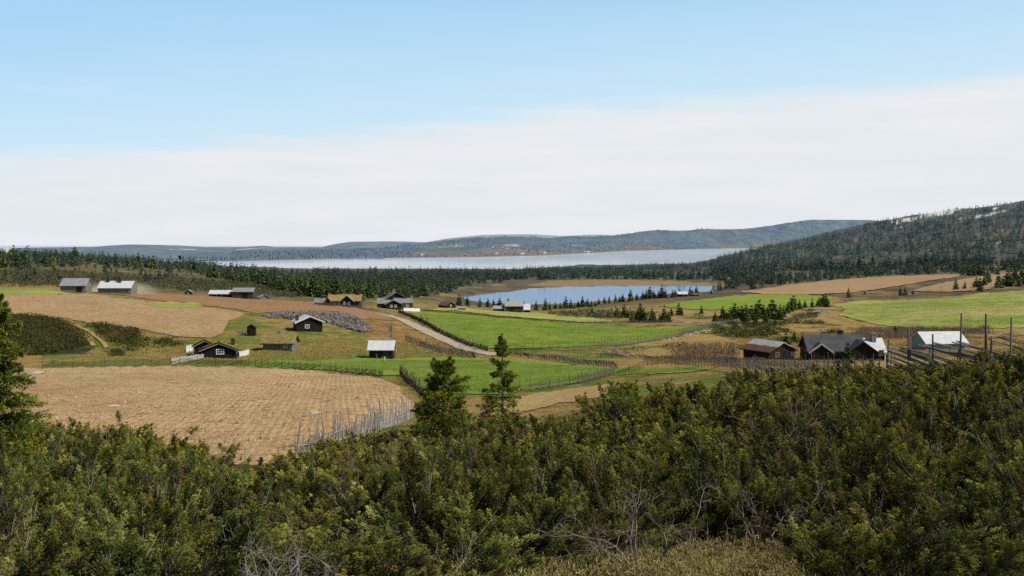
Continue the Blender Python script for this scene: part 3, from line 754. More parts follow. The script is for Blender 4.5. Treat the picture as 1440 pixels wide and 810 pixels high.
def small_spruce_arrays(seed, whorls, per, H=1.0, R=.21, sub=2):
    """light spruce of unit height for the middle and far distance: verts, quads, tint"""
    rng = np.random.default_rng(seed)
    h = .06 + .92 * (np.arange(whorls) + rng.uniform(-.35, .35, whorls)) / whorls
    hb = np.repeat(h, per); nb = len(hb); az = rng.uniform(0, 2 * PI, nb)
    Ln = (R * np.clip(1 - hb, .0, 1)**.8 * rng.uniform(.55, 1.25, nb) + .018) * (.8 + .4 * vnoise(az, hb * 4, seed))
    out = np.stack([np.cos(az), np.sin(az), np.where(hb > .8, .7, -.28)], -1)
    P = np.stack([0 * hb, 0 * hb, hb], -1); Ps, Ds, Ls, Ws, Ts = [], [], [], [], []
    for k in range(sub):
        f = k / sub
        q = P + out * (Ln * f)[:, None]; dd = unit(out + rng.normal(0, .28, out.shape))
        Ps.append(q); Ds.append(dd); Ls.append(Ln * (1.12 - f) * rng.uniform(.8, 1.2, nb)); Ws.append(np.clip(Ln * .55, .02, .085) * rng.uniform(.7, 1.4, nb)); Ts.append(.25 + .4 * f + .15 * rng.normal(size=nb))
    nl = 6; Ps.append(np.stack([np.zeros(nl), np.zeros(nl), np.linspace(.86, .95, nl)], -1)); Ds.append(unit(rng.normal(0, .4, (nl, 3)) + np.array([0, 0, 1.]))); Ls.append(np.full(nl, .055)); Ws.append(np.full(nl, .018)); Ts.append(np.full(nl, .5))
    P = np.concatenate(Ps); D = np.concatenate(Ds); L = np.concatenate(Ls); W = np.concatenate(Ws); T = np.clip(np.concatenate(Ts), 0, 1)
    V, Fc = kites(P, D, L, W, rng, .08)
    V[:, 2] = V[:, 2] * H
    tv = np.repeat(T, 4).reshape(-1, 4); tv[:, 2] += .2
    return V, Fc, np.clip(tv.ravel(), 0, 1)

# ------------------------------------------------------------------ foreground junipers
TOP_PX = [(-80,560),(0,572),(60,585),(130,592),(170,588),(215,600),(262,606),(278,635),(300,652),(395,652),(425,652),(455,624),(480,612),(520,604),(560,600),(600,598),(660,596),(700,590),(740,584),(780,578),(830,568),(856,556),(880,532),(915,522),(960,518),(1000,512),(1060,514),(1110,512),(1150,508),(1170,499),(1200,507),(1240,508),(1290,506),(1340,509),(1390,500),(1410,488),(1440,486),(1540,480)]
_tx = [p[0] for p in TOP_PX]; _ty = [p[1] for p in TOP_PX]
def top_row(px): return float(np.interp(px, _tx, _ty))

GAPS = [[(292,662),(330,652),(415,665),(415,690),(385,700),(330,692)], [(600,1300),(640,830),(720,800),(800,792),(900,790),(980,786),(1030,764),(1100,768),(1125,820),(1150,1300)],
        [(440,712),(500,700),(560,684),(592,694),(556,712),(480,726)], [(900,716),(960,708),(990,724),(950,740),(905,734)]]

near_vars = [juniper(11 + i, 1.35, 1.9, 26, 12, 62, .046, .0085, l, 7) for i, l in enumerate([(-.10, .0), (-.28, .1), (.08, -.05), (-.2, -.1), (.0, .15)])]
mid_vars = [juniper(31 + i, 1.35, 1.8, 25, 10, 36, .072, .0165, l, 5, .10) for i, l in enumerate([(-.10, .0), (-.25, .1), (.08, -.05), (-.15, -.1)])]

def cam_xyz(px, Y, py): return float(usl(px, py)) * Y, Y, float(slope(py)) * Y
BUSHES = []
def try_bush(x, y, R, Hmax, force=False):
    z = float(ground(x, y)); px, py = project(x, y, z)
    if px < -130 or px > 1570: return
    tr = top_row(px)
    if py < tr + 6 and not force: return
    # taller than the skyline of the thicket is not allowed; sample the skyline over the width of the bush
    w = R * .55 / y * F
    tr = max(top_row(px), .5 * (top_row(px - w) + top_row(px + w)), min(top_row(px - w), top_row(px + w)) + 4)
    ztop = float(slope(tr)) * y
    h = min(Hmax, ztop - z)
    if h < .45: return
    if not force:
        for g in GAPS:
            if any(inpoly(np.array([px + dx * R / y * F]), np.array([project(x, y, z + h * q)[1]]), g)[0] for q in (0, .3, .6, .9) for dx in (-.25, .25)): return
        for bx, by, bR, bh in BUSHES:
            if (bx - x)**2 + (by - y)**2 < (.585 * (R + bR))**2: return
    BUSHES.append((x, y, R, h))
_rng = np.random.default_rng(5)
for y0, y1, R0, R1, H0, H1, tries in ((9.3, 13.5, .9, 1.25, .8, 1.25, 500), (13.0, 20, 1.0, 1.45, .9, 1.9, 1500), (20, 34, 1.2, 1.75, 1.0, 2.1, 2500), (34, 62, 1.5, 2.2, 1.1, 2.3, 3500)):
    for _ in range(tries):
        y = math.sqrt(_rng.uniform(y0**2, y1**2)); x = _rng.uniform(-.55, .55) * y
        R = _rng.uniform(R0, R1); try_bush(x, y, R, _rng.uniform(H0, H1))
# a skyline row so the edge of the thicket follows the ground
def bush_region(px, py):
    if px < 290 and py > 690: return 'juniper bush in the dense lower left corner thicket', 'junipers in the lower left corner'
    if px < 290: return 'juniper bush along the ragged edge of the thicket below the ploughed field at left', 'junipers edging the ploughed field'
    if px < 640 and py < 690: return 'dark juniper bush behind the grey picket fence at the field corner', 'junipers by the picket fence'
    if px < 640: return 'juniper bush with bare twigs in the lower left centre below the picket fence', 'junipers in the lower left centre'
    if px < 960 and py < 640: return 'juniper bush on the upper slope between the young spruces and the yellowish bush', 'junipers below the young spruces'
    if px < 960: return 'juniper bush in the middle of the slope above the dry grass clearing', 'junipers above the clearing'
    if py < 590: return 'juniper bush along the crest below the plank fence and houses at right', 'junipers along the right crest'
    if py < 690: return 'juniper bush half way down the dense right-hand slope', 'junipers on the right slope'
    return 'tall dark juniper bush at the bottom right corner', 'junipers in the bottom right corner'
BUSHES.sort(key=lambda b: b[1])
print('bushes', len(BUSHES))
for i, (x, y, R, h) in enumerate(BUSHES[:296]):
    z = float(ground(x, y)); px, py = project(x, y, z + h * .5)
    fol, br, top = (near_vars if y < 27 else mid_vars)[random.randrange(5 if y < 27 else 4)]
    o = empty('juniper_bush', (x, y, z - .05), random.uniform(-.9, .9) + (PI if random.random() < .3 else 0))
    o.scale = (R / 1.35, R / 1.35, h / top * 1.02)
    lb, g = bush_region(px, py); tag(o, lb, 'juniper', g)
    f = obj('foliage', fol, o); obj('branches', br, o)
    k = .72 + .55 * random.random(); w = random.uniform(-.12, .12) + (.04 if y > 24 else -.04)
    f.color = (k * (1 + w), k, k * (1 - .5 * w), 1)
# ------------------------------------------------------------------ spruces
SPRUCES = []          # x, y, height, label, group, fixed
def add_spruce(px, py, h_px, y0, y1, label=None, group=None):
    x, y = hit(px, py, y0, y1); SPRUCES.append([x, y, h_px * y / F, label, group, True])
G_BARN = ('dark spruce beside the pale-roofed dark barn in front of the pond', 'spruces by the barn at the pond')
G_SHORE = ('spruce standing alone on the near shore with the pond water behind it', 'spruces on the near shore of the pond')
G_SHOREC = ('spruce in the clumps on the near pond shore by the small boathouse', 'spruces near the boathouse')
G_EDGE = ('spruce by the stone heap and fence at the right end of the middle meadow', 'spruces at the far end of the middle meadow')
G_MEAD = ('small spruce at the lower edge of the far meadow', 'spruces below the far meadow')
G_STAND = ('dark spruce in the dense stand above the right-hand houses', 'spruces in the stand above the houses')
G_RIM = ('small spruce at the near edge of the large tan field', 'spruces edging the tan field')
G_WEST = ('spruce on the ochre heath behind the grey barns at far left', 'spruces behind the left barns')
G_EAST = ('tall spruce in the belt beside the bare strip at the right frame edge', 'spruces in the right-hand belt')
for px, py, h in ((645.5,430,16),(657,430,14),(675,432,14),(686,432,13),(694,432,12),(702.5,432,14),(714.5,427,10),(737,429,6)): add_spruce(px, py, h, 460, 740, *G_BARN)
for px, py, h in ((745,437,9),(781,435,11),(788,434.5,9),(826,431.5,12),(842,428.5,10),(754,436.5,15),(767,436.5,18),(773,436,12),(795.5,434,18),(802.5,434,14),(808,434,9),(819,432,16),(813,432,10),(831.7,432,10),(837,431,9)): add_spruce(px, py, h, 460, 760, *G_SHORE)
for px, py, h in ((850,427,10),(856.7,426.5,11),(865.5,425.5,13),(875.5,424.5,12),(871,425,9),(886.7,423.5,17),(895.5,422,10),(904,421,11),(909,420.5,14),(913.6,420.5,18),(919,420,12),(926,419.5,12),(931,419,19),(936,418.8,12),(945.5,418.3,11),(949,418,11),(955,417,12),(958,416.8,10),(970.5,416,13),(974,416,9),(979.4,415.5,14),(1000,413,6)): add_spruce(px, py, h, 600, 900, *G_SHOREC)
for px, py, h in ((868,446,14),(877.5,447,20),(883,447,11),(888.6,455,14),(897,457,18),(900,458,28),(905,458,20),(917,455,21),(921,456,12),(928,456,12),(934,456.7,25),(940,457,15)): add_spruce(px, py, h, 380, 560, *G_EDGE)
add_spruce(832.5, 442, 11, 440, 600, 'small round spruce alone on the brown bank between barn and stone heap')
for px, py, h in ((944,444,12),(954.5,443,19),(958,443.5,12),(986.4,441,12)): add_spruce(px, py, h, 440, 640, *G_MEAD)
for px, py, h in ((1006,452.5,16),(1016,449,19),(1021,449,14),(1026.7,451,20),(1033,451,26),(1038,450,20),(1043,451,22),(1049,451,25),(1053,450,17),(1057,450,22),(1063,449,24),(1068,448,28),(1074,449,22),(1080,449,22),(1086,448,28),(1091,449,22),(1097,450,24),(1102,446,18),(1108,440,17),(1112,438,20),(1116,436,22),(1124,435,14),(1132,433,12),(1142,432.5,15),(1152,431.5,15),(1157,431,18),(1161,431.5,20),(1047,455,16),(1077,455,17),(1062,457,15),(1090,458,14)): add_spruce(px, py, h, 360, 640, *G_STAND)
add_spruce(1081, 469, 14, 280, 420, 'small lone spruce on the dark juniper patch below the dense stand')
add_spruce(1105, 489, 22, 215, 330, 'light green young spruce directly behind the house with the rust-red roof')
add_spruce(1117, 481, 16, 230, 350, 'small dark spruce on the ochre heath behind the rust-roofed house')
add_spruce(1192, 511, 31, 150, 199, 'dark spruce standing in front of the long black tiled house')
add_spruce(1180, 511, 17, 150, 199, 'light yellowish green young spruce in front of the long tiled house')
add_spruce(1259, 469, 12, 260, 400, 'little spruce in the leafless thicket between the long house and the white-roofed barn')
for px, py, h in ((1193,419,16),(1216,414.5,7),(1266,415.5,13),(1273,415.5,13),(1284,414,7)): add_spruce(px, py, h, 500, 900, *G_RIM)
for px, py, h in ((1344,408,17),(1357,407,12),(1378,410,20),(1373,405,16),(1389,399,22),(1384,402,16),(1404,405,23),(1410,403,16),(1418,403,24),(1425,402,18),(1433,403,20),(1439,400,30),(1370,388,22),(1363,387,18),(1376,387,19),(1427,396,24),(1448,400,24)): add_spruce(px, py, h, 520, 1100, *G_EAST)
for px, py, h in ((38,396,15),(49,390,14),(43,391,11),(8,391,14),(102,391,9),(16,390,10),(30,398,8),(72,393,8),(146,394,9),(152,392,10)): add_spruce(px, py, h, 420, 900, *G_WEST)

def strew(poly, y0, y1, n, h0, h1, seed, gap=None, gs=60, label=None, group=None):
    rng = np.random.default_rng(seed)
    us = [float(usl(p[0], p[1])) for p in poly]; u0, u1 = min(us), max(us)
    k = n * 24; y = np.sqrt(rng.uniform(y0**2, y1**2, k)); x = rng.uniform(u0, u1, k) * y
    z = ground(x, y); px, py = project(x, y, z)
    ok = inpoly(px, py, poly) & ~inpoly(x, y, POND_XY)
    if gap is not None: ok &= fbm(x / gs, y / gs, seed + 50, 3) + .12 * rng.random(k) > gap
    if seed == 217: ok &= (z > -22) | (fbm(x / 70, y / 70, 88, 3) > .43)
    if seed == 217: ok &= rng.random(k) < np.interp(z, [-30, 15, 60, 105], [1, .9, .42, .16])
    x, y = x[ok][:n], y[ok][:n]
    for a, b in zip(x, y): SPRUCES.append([a, b, rng.uniform(h0 * .6, h1) * (1.2 if rng.random() < .15 else 1), label, group, False])
L_BACK = ('spruce in the wood behind the grey-roofed farmhouses left of the pond', 'wood behind the farmhouses')
L_WEST = ('spruce in the wooded ridge on the left horizon', 'wooded ridge at left')
L_MIDB = ('spruce in the band of forest between the pond and the large lake', 'forest between pond and lake')
L_BELT = ('spruce in the long belt bordering the far tan field at right', 'belt above the tan field')
L_HILL = ('spruce on the wooded hillside at right', 'wooded hillside')
strew([(-150,352),(0,359),(100,363),(180,367),(250,372),(320,381),(420,387),(480,388),(480,391),(450,393),(360,394),(300,388),(250,383),(180,379),(100,377),(0,377),(-150,377)], 560, 1900, 2300, 7.0, 11, 201, None, 60, *L_WEST)
strew([(280,387),(360,392),(450,394),(640,393),(650,404),(640,410),(560,425),(450,420),(400,414),(360,402),(300,392)], 470, 1500, 1250, 6, 9.5, 203, .27, 50, *L_BACK)
strew([(60,376),(300,384),(330,400),(420,412),(350,408),(240,402),(120,396),(0,392),(0,378)], 430, 900, 110, 3, 6, 205, .5, 40, *L_WEST)
strew([(440,387),(540,386),(620,385),(760,383),(900,377),(1000,371),(1000,374),(900,380),(760,387),(740,393),(640,396),(540,397),(440,395)], 850, 2000, 1500, 6, 11.5, 207, None, 60, *L_MIDB)
strew([(600,386),(700,384),(720,396),(690,402),(640,404),(600,404)], 900, 1600, 170, 6, 9, 209, .42, 60, *L_MIDB)
strew([(740,380),(900,377),(1000,372),(1085,368),(1090,392),(1040,400),(950,396),(840,393),(760,394)], 1000, 2300, 1250, 6, 11, 211, .40, 90, *L_MIDB)
strew([(1000,409),(1020,398),(1080,390),(1150,386),(1210,382.5),(1280,379),(1340,382),(1285,387),(1205,391),(1130,397),(1080,404),(1040,410)], 650, 1400, 300, 6, 10, 213, None, 50, *L_BELT)
strew([(1280,386),(1330,377),(1380,372),(1440,366),(1560,358),(1560,382),(1440,384),(1365,391),(1340,387)], 700, 1500, 380, 7, 11, 215, None, 50, *L_BELT)
strew([(1000,369),(1060,352),(1120,341),(1200,323),(1260,309),(1330,298),(1440,285),(1600,262),(1600,372),(1440,372),(1320,380),(1180,386),(1080,392),(1000,397)], 1250, 3350, 5600, 10, 15, 217, .37, 150, *L_HILL)

mats_done = {}
def spruce_objects():
    protos = []
    for i in range(8):
        V, Fc, T = small_spruce_arrays(301 + i, 17, 8, 1.0, [.20, .24, .27, .22, .30, .25, .19, .28][i], 3)
        crown = np_mesh('crown', V, Fc, M_spr, False, {'tint': T})
        tv, tf = tubes(np.array([[0, 0, -.06]]), np.array([[0, 0, .93]]), np.array([.018]), np.array([.004]), 6)
        protos.append((crown, np_mesh('trunk', tv, tf, M_bark, False)))
    lite = [small_spruce_arrays(331 + i, 11, 6, 1.0, [.25, .30, .22, .28, .33, .26][i], 2) for i in range(6)]
    tiny = [small_spruce_arrays(351 + i, 8, 5, 1.0, [.26, .30, .24, .28][i], 1) for i in range(4)]
    keyed = sorted(SPRUCES, key=lambda s: -(s[2] / s[1]) - (1 if s[5] else 0))
    single, rest = keyed[:288], keyed[288:]
    for x, y, h, lb, g, fx in single:
        z = float(ground(x, y)); crown, trunk = random.choice(protos)
        o = empty('spruce', (x, y, z - .05), random.uniform(0, 6.28)); k = random.uniform(1.0, 1.55); o.scale = (h * k, h * k, h)
        tag(o, lb, 'spruce', g)
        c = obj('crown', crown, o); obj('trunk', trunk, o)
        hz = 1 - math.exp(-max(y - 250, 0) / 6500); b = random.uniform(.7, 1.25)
        b *= 1.5; c.color = (b * (1 + hz * 5), b * (1.05 + hz * 5), b * (1 + hz * 14), 1)  # object colour painted lighter and bluer with distance, as haze
    # everything further off reads as forest
    print('spruces', len(SPRUCES), 'in forest', len(rest))
    groups = {}
    for s in rest: groups.setdefault(s[4] or 'x', []).append(s)
    for g, lst in groups.items():
        Vs, Fs, Cs, off = [], [], [], 0
        rng = np.random.default_rng(len(lst))
        for x, y, h, *_ in lst:
            V, Fc, T = (lite[rng.integers(6)] if y < 1500 else tiny[rng.integers(4)])
            a = rng.uniform(0, 6.28); k = h * rng.uniform(.7, 1.4); ca, sa = math.cos(a) * k, math.sin(a) * k
            z = float(ground(x, y)) - .1
            Vs.append(np.stack([x + V[:, 0] * ca - V[:, 1] * sa, y + V[:, 0] * sa + V[:, 1] * ca, z + V[:, 2] * h], -1))
            b = rng.uniform(.6, 1.5) * (.75 + .6 * float(vnoise(x / 90, y / 90, 77))); warm = rng.uniform(.9, 1.2)
            c = np.array([.028, .038, .014]) + T[:, None] * np.array([.050, .072, .022]); c = c * b * np.array([warm, 1.04 if y < 1300 else 1.12, 1 / warm])
            Cs.append(haze_tint(c, np.full(len(c), y))); Fs.append(Fc + off); off += len(V)
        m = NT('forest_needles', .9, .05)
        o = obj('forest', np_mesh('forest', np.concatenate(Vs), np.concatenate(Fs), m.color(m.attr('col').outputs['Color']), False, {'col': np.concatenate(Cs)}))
        tag(o, 'far-off trees of the ' + g, 'forest', None, 'stuff')
spruce_objects()

# tiny woods on the hill across the lake
def hill_woods():
    X, Y, Z, t = HILL_MID; rng = np.random.default_rng(9)
    n = 5200; i = rng.integers(1, 39, n); j = rng.integers(0, X.shape[1] - 1, n); f = rng.random(n); g = rng.random(n)
    lerp4 = lambda A: (A[i, j] * (1 - f) + A[i, j + 1] * f) * (1 - g) + (A[i + 1, j] * (1 - f) + A[i + 1, j + 1] * f) * g
    x, y, z = lerp4(X), lerp4(Y + 0 * X), lerp4(Z)
    k = (fbm(x / 260, y / 260, 12, 3) > .42); x, y, z = x[k], y[k], z[k]; n = len(x)
    h = rng.uniform(6, 11, n); w = h * rng.uniform(.28, .5, n)
    a = rng.uniform(0, 6.28, n); V = np.zeros((n, 5, 3))
    for q in range(4): V[:, q] = np.stack([x + w * np.cos(a + q * PI / 2), y + w * np.sin(a + q * PI / 2), z - .5], -1)
    V[:, 4] = np.stack([x, y, z + h], -1)
    b = np.arange(n)[:, None, None] * 5; Fc = (b + np.array([[0, 1, 4], [1, 2, 4], [2, 3, 4], [3, 0, 4]])[None]).reshape(-1, 3)
    c = haze_tint(np.array([.03, .05, .03])[None] * rng.uniform(.7, 1.3, n)[:, None], y * 1.25); m = NT('distant_needles', 1, 0)
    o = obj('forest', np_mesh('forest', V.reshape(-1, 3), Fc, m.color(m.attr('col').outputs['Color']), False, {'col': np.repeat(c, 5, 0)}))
    tag(o, 'blue-grey woods covering the hill across the large lake', 'forest', None, 'stuff')
hill_woods()

# ------------------------------------------------------------------ the young spruces in the foreground
def hero(px, py_base, py_top, y, args, label, rz=0.0, tint=(1, 1, 1)):
    x = float(usl(px, py_base)) * y; z = float(ground(x, y)); top = float(slope(py_top)) * y; H = top - z
    crown, trunk = spruce(H=H, **args)
    o = empty('young_spruce', (x, y, z), rz); tag(o, label, 'spruce')
    c = obj('crown', crown, o); obj('trunk', trunk, o); c.color = (*tint, 1)
hero(706, 600, 469, 47, dict(seed=5, R=1.25, whorls=34, per=5, ntw=17, nneed=19, nL=.09, nW=.022, gap=.30, skew=(.1, 0), power=.8, start=.02), 'slender young spruce with sparse open branches rising above the thicket against the green meadow', .4, (1.75, 1.6, .95))
hero(624, 640, 508, 40, dict(seed=8, R=1.8, whorls=30, per=6, ntw=20, nneed=20, nL=.085, nW=.023, gap=.16, skew=(.25, 0), power=.62), 'bushy young spruce with yellowish tips left of the slender spruce', 1.2, (1.7, 1.6, .95))
hero(-14, 640, 405, 26, dict(seed=13, R=1.75, whorls=26, per=8, ntw=26, nneed=26, nL=.075, nW=.021, gap=.06, power=.75), 'dark spruce cut by the left frame edge above the thicket', 2.0, (1.5, 1.45, .9))
hero(878, 612, 545, 42, dict(seed=21, R=1.5, whorls=12, per=6, ntw=16, nneed=14, nL=.085, nW=.024, gap=.05, power=.4), 'low yellow-green spruce bush on the crest right of the bare soil patch', .9, (1.9, 1.75, 1.0))

# bare bushes and dead wood in the thicket
M_brown_twig = bark_mat('brown_twigs', (.13, .085, .06), (.26, .19, .15))
for i, (px, py, y, R, H, nb, m, lb) in enumerate((
    (395, 905, 10.2, .42, .5, 7, M_grey, 'pale grey dead juniper with bare tangled branches at the bottom left of centre'),
    (462, 880, 10.6, .32, .5, 5, M_grey, 'small grey dead bush with upright bare twigs at the bottom left of centre'),
    (905, 806, 12.3, .35, .8, 5, M_twig, 'bare dark juniper stem standing in the dry grass at bottom centre right'),
    (1075, 775, 12.6, .6, .6, 6, M_twig, 'leaning bare juniper branches beside the dry grass clearing'),
    (690, 640, 33, 1.3, 1.4, 16, M_brown_twig, 'reddish brown leafless bush below the slender young spruce'),
    (820, 630, 33, 1.3, 1.3, 16, M_brown_twig, 'brown leafless bush in the middle of the upper slope'),
    (1085, 660, 22, 1.0, 1.3, 9, M_brown_twig, 'brown dead bush with bare branches half way down the right slope'),
    (545, 710, 19.5, 1.0, .9, 14, M_brown_twig, 'low brown leafless bush on the litter left of centre'),
    (290, 712, 21, .9, 1.0, 12, M_brown_twig, 'brown bare bush near the straw gap at left'))):
    x, y, z = spot(px, py, 9, 60); x = float(usl(px, py)) * y
    o = obj('bare_bush', bare_bush(400 + i, R, H, nb, m), None, (x, y, z)); tag(o, lb, 'bush')

# ------------------------------------------------------------------ ground cover
def cover(name, label, cat, n, y0, y1, L, W, upd, colA, colB, seed, poly=None, thr=None, m=None, clump=.25, per=9, px_lo=-120, px_hi=1560):
    rng = np.random.default_rng(seed)
    k = n * (12 if poly else 3); y = np.exp(rng.uniform(math.log(y0), math.log(y1), k)) if not poly else np.sqrt(rng.uniform(y0**2, y1**2, k))
    u0, u1 = float(usl(px_lo, 700)), float(usl(px_hi, 700)); x = rng.uniform(u0, u1, k) * y
    z = ground(x, y); px, py = project(x, y, z); ok = np.ones(k, bool)
    if poly: ok = np.any([inpoly(px, py, q) for q in poly], 0)
    if thr is not None: ok &= fbm(x / 2.2, y / 2.2, seed + 4, 3) > thr
    x, y = x[ok][:n], y[ok][:n]; n = len(x)
    c = np.repeat(np.arange(n), per); P = np.stack([x[c] + rng.normal(0, clump, len(c)), y[c] + rng.normal(0, clump, len(c)), 0 * c], -1); P[:, 2] = ground(P[:, 0], P[:, 1]) - .02
    if upd < .8: P[:, 2] += rng.uniform(0, 1, len(c)) * L * 2.2
    D = unit(rng.normal(0, 1, P.shape) * (1 - upd) * 1.4 + np.array([0, 0, upd]))
    V, Fc = kites(P, D, L * rng.uniform(.5, 1.3, len(P)), W * rng.uniform(.6, 1.4, len(P)), rng, .12)
    t = np.clip(rng.random(len(P)) * .7 + .5 * (rng.random(n)[c] - .3), 0, 1)
    col = np.array(colA) + (np.array(colB) - np.array(colA)) * t[:, None]
    mm = NT(name + '_blades', .9, .05)
    o = obj(name, np_mesh(name, V, Fc, mm.color(mm.attr('col').outputs['Color']), False, {'col': np.repeat(haze_tint(col, y[c]), 4, 0)}))
    tag(o, label, cat, None, 'stuff')
cover('grass', 'dry straw-coloured grass between the junipers', 'grass', 13000, 8.5, 50, .075, .006, .62, (.15, .16, .04), (.56, .47, .20), 61, None, .53, clump=.20, per=14)
cover('undergrowth', 'low green and brown heath plants under the junipers', 'undergrowth', 15000, 8.5, 62, .06, .022, .40, (.05, .06, .015), (.22, .18, .05), 62, None, .42, clump=.22, per=14)
# ------------------------------------------------------------------ buildings
def plank_mat(name, a, b, scale=7.0):
    m = NT(name, .85, .15); c = m.co()
    n = m.noise(scale, c, 3, .6, (1, 1, .12)); n2 = m.noise(1.2, c, 3, .6)
    cc = m.mix(m.remap(n, .35, .65), a, b); cc = m.mix(m.remap(n2, .45, .7, 0, .5), cc, m.mix(1.0, cc, (1.5, 1.4, 1.3), 'MULTIPLY'))
    m.bump(n, .8, .05); return m.color(cc)
def metal_mat(name, a, b, rough=.45, axis=(1, 0, 0), period=.30):
    m = NT(name, rough, .5); c = m.co(); n = m.noise(.9, c, 5, .65); n2 = m.noise(6, c, 3, .6)
    cc = m.mix(m.remap(n, .35, .65), a, b); cc = m.mix(m.remap(n2, .5, .75, 0, .3), cc, m.mix(1.0, cc, (.6, .58, .56), 'MULTIPLY'))
    w = m.n('ShaderNodeTexWave', Vector=c, Scale=.314 / period); w.bands_direction = 'X' if axis[0] else 'Y'
    m.bump(w.outputs['Fac'], .5, .04); return m.color(cc)
M_black = plank_mat('black_stained_wood', (.010, .009, .009), (.022, .020, .019))
M_brownw = plank_mat('brown_stained_wood', (.045, .032, .025), (.09, .068, .055))
M_redw = plank_mat('dark_red_wood', (.05, .018, .014), (.085, .035, .028))
M_redk = plank_mat('blackened_red_wood', (.018, .012, .011), (.032, .021, .018))
M_greyw = plank_mat('weathered_grey_wood', (.11, .10, .09), (.22, .20, .18))
M_greenw = plank_mat('grey_green_wood', (.10, .115, .10), (.17, .185, .165))
M_tealw = plank_mat('pale_teal_wood', (.20, .25, .24), (.28, .33, .32))
M_white = plank_mat('white_paint', (.62, .62, .60), (.78, .78, .76))
M_rw = metal_mat('pale_sheet_metal', (.50, .52, .54), (.62, .64, .65))
M_rg = metal_mat('grey_sheet_metal', (.20, .21, .235), (.30, .31, .335))
M_rsl = metal_mat('slate', (.13, .132, .14), (.24, .24, .25), .7)
M_tile = metal_mat('black_tile', (.030, .032, .036), (.065, .068, .074), .55, (0, 1, 0), .4)
M_rbrown = metal_mat('brown_sheet_roof', (.14, .06, .04), (.21, .10, .065), .6)
M_stone = plank_mat('masonry', (.16, .15, .14), (.32, .30, .28), 3.0)
M_dark = plank_mat('dark_brick', (.03, .028, .027), (.07, .065, .06), 4.0)
def glass():
    m = NT('window_glass', .08, .6); return m.color((.02, .025, .03))
M_glass = glass()
def rust_half():
    m = NT('half_rusted_roof', .55, .3); c = m.co(); s = m.n('ShaderNodeSeparateXYZ', Vector=c)
    n = m.noise(1.1, c, 5, .65); z = m.math('ADD', s.outputs['Z'], m.math('MULTIPLY', n, .35))
    a = m.mix(m.remap(n, .35, .65), (.30, .31, .33), (.44, .45, .47)); b = m.mix(m.remap(n, .35, .65), (.11, .045, .035), (.17, .08, .06))
    return m.color(m.mix(m.remap(z, 2.60, 2.72), b, a))
M_rhalf = rust_half()
def sod_mat():
    m = NT('roof_turf', 1, .05); c = m.co(); n = m.noise(1.5, c, 5, .7); n2 = m.noise(7, c, 4, .7)
    cc = m.mix(m.remap(n, .38, .62), (.12, .135, .03), (.30, .23, .08)); cc = m.mix(m.remap(n2, .45, .65, 0, .6), cc, m.mix(1.0, cc, (.5, .5, .4), 'MULTIPLY')); m.bump(n2, 1, .12); return m.color(cc)
M_sod = sod_mat()
def sod_dry():
    m = NT('dry_roof_turf', 1, .05); c = m.co(); n = m.noise(1.2, c, 5, .7); n2 = m.noise(7, c, 4, .7)
    cc = m.mix(m.remap(n, .38, .62), (.26, .175, .075), (.36, .26, .12)); cc = m.mix(m.remap(n2, .45, .65, 0, .5), cc, (.20, .15, .05)); m.bump(n2, 1, .12); return m.color(cc)
M_sodd = sod_dry()
def sod_hut():
    m = NT('straw_roof_turf', 1, .05); c = m.co(); n = m.noise(1.2, c, 5, .7); n2 = m.noise(7, c, 4, .7)
    cc = m.mix(m.remap(n, .38, .62), (.24, .185, .075), (.34, .27, .11)); cc = m.mix(m.remap(n2, .45, .65, 0, .5), cc, (.13, .12, .035)); m.bump(n2, 1, .12); return m.color(cc)

def xf(mb, M):
    mb.v = [tuple(M @ Vector(p)) for p in mb.v]; return mb

def body(parent, W, L, eave, ridge, wall, roof, c=(0, 0, 0), rz=0.0, og=.35, oe=.4, th=.13, base=-1.2, barge=None, off=0.0, roof2=None):
    """gable end facing -y at local y=0, ridge running back along +y; c and rz place it inside its thing"""
    M = Matrix.Translation(c) @ Matrix.Rotation(rz, 4, 'Z')
    w = W / 2; k = .02
    xf(MB().prism([(-w, base), (w, base), (w, eave), (off, ridge - k), (-w, eave)], 0, L), M).build('wall', wall, parent)
    for s, mm in ((-1, roof), (1, roof2 or roof)):
        ww = w + s * off * -1 if False else abs(s * w - off)
        sl = (ridge - eave) / ww; x1 = off + s * (ww + oe); z1 = eave - sl * oe
        r = MB().prism([(off, ridge), (off, ridge + th), (x1, z1 + th), (x1, z1)] if s > 0 else [(off, ridge), (x1, z1), (x1, z1 + th), (off, ridge + th)], -og, L + og)
        xf(r, M).build('roof', mm, parent)
        if barge:
            q = .05
            b = MB().prism([(off, ridge - .17), (off, ridge - .03), (x1, z1 - .03), (x1, z1 - .17)] if s > 0 else [(off, ridge - .17), (x1, z1 - .17), (x1, z1 - .03), (off, ridge - .03)], -og - .05 + q, -og + q - .004)
            xf(b, M).build('barge_board', barge, parent)
            b = MB().prism([(off, ridge - .02), (off, ridge + th + .05), (x1, z1 + th + .05), (x1, z1 - .02)] if s > 0 else [(off, ridge - .02), (x1, z1 - .02), (x1, z1 + th + .05), (off, ridge + th + .05)], -og - .07, -og - .004)
            xf(b, M).build('roof_edge', barge if barge is not M_white or roof is M_rw else M_black, parent)
    return M

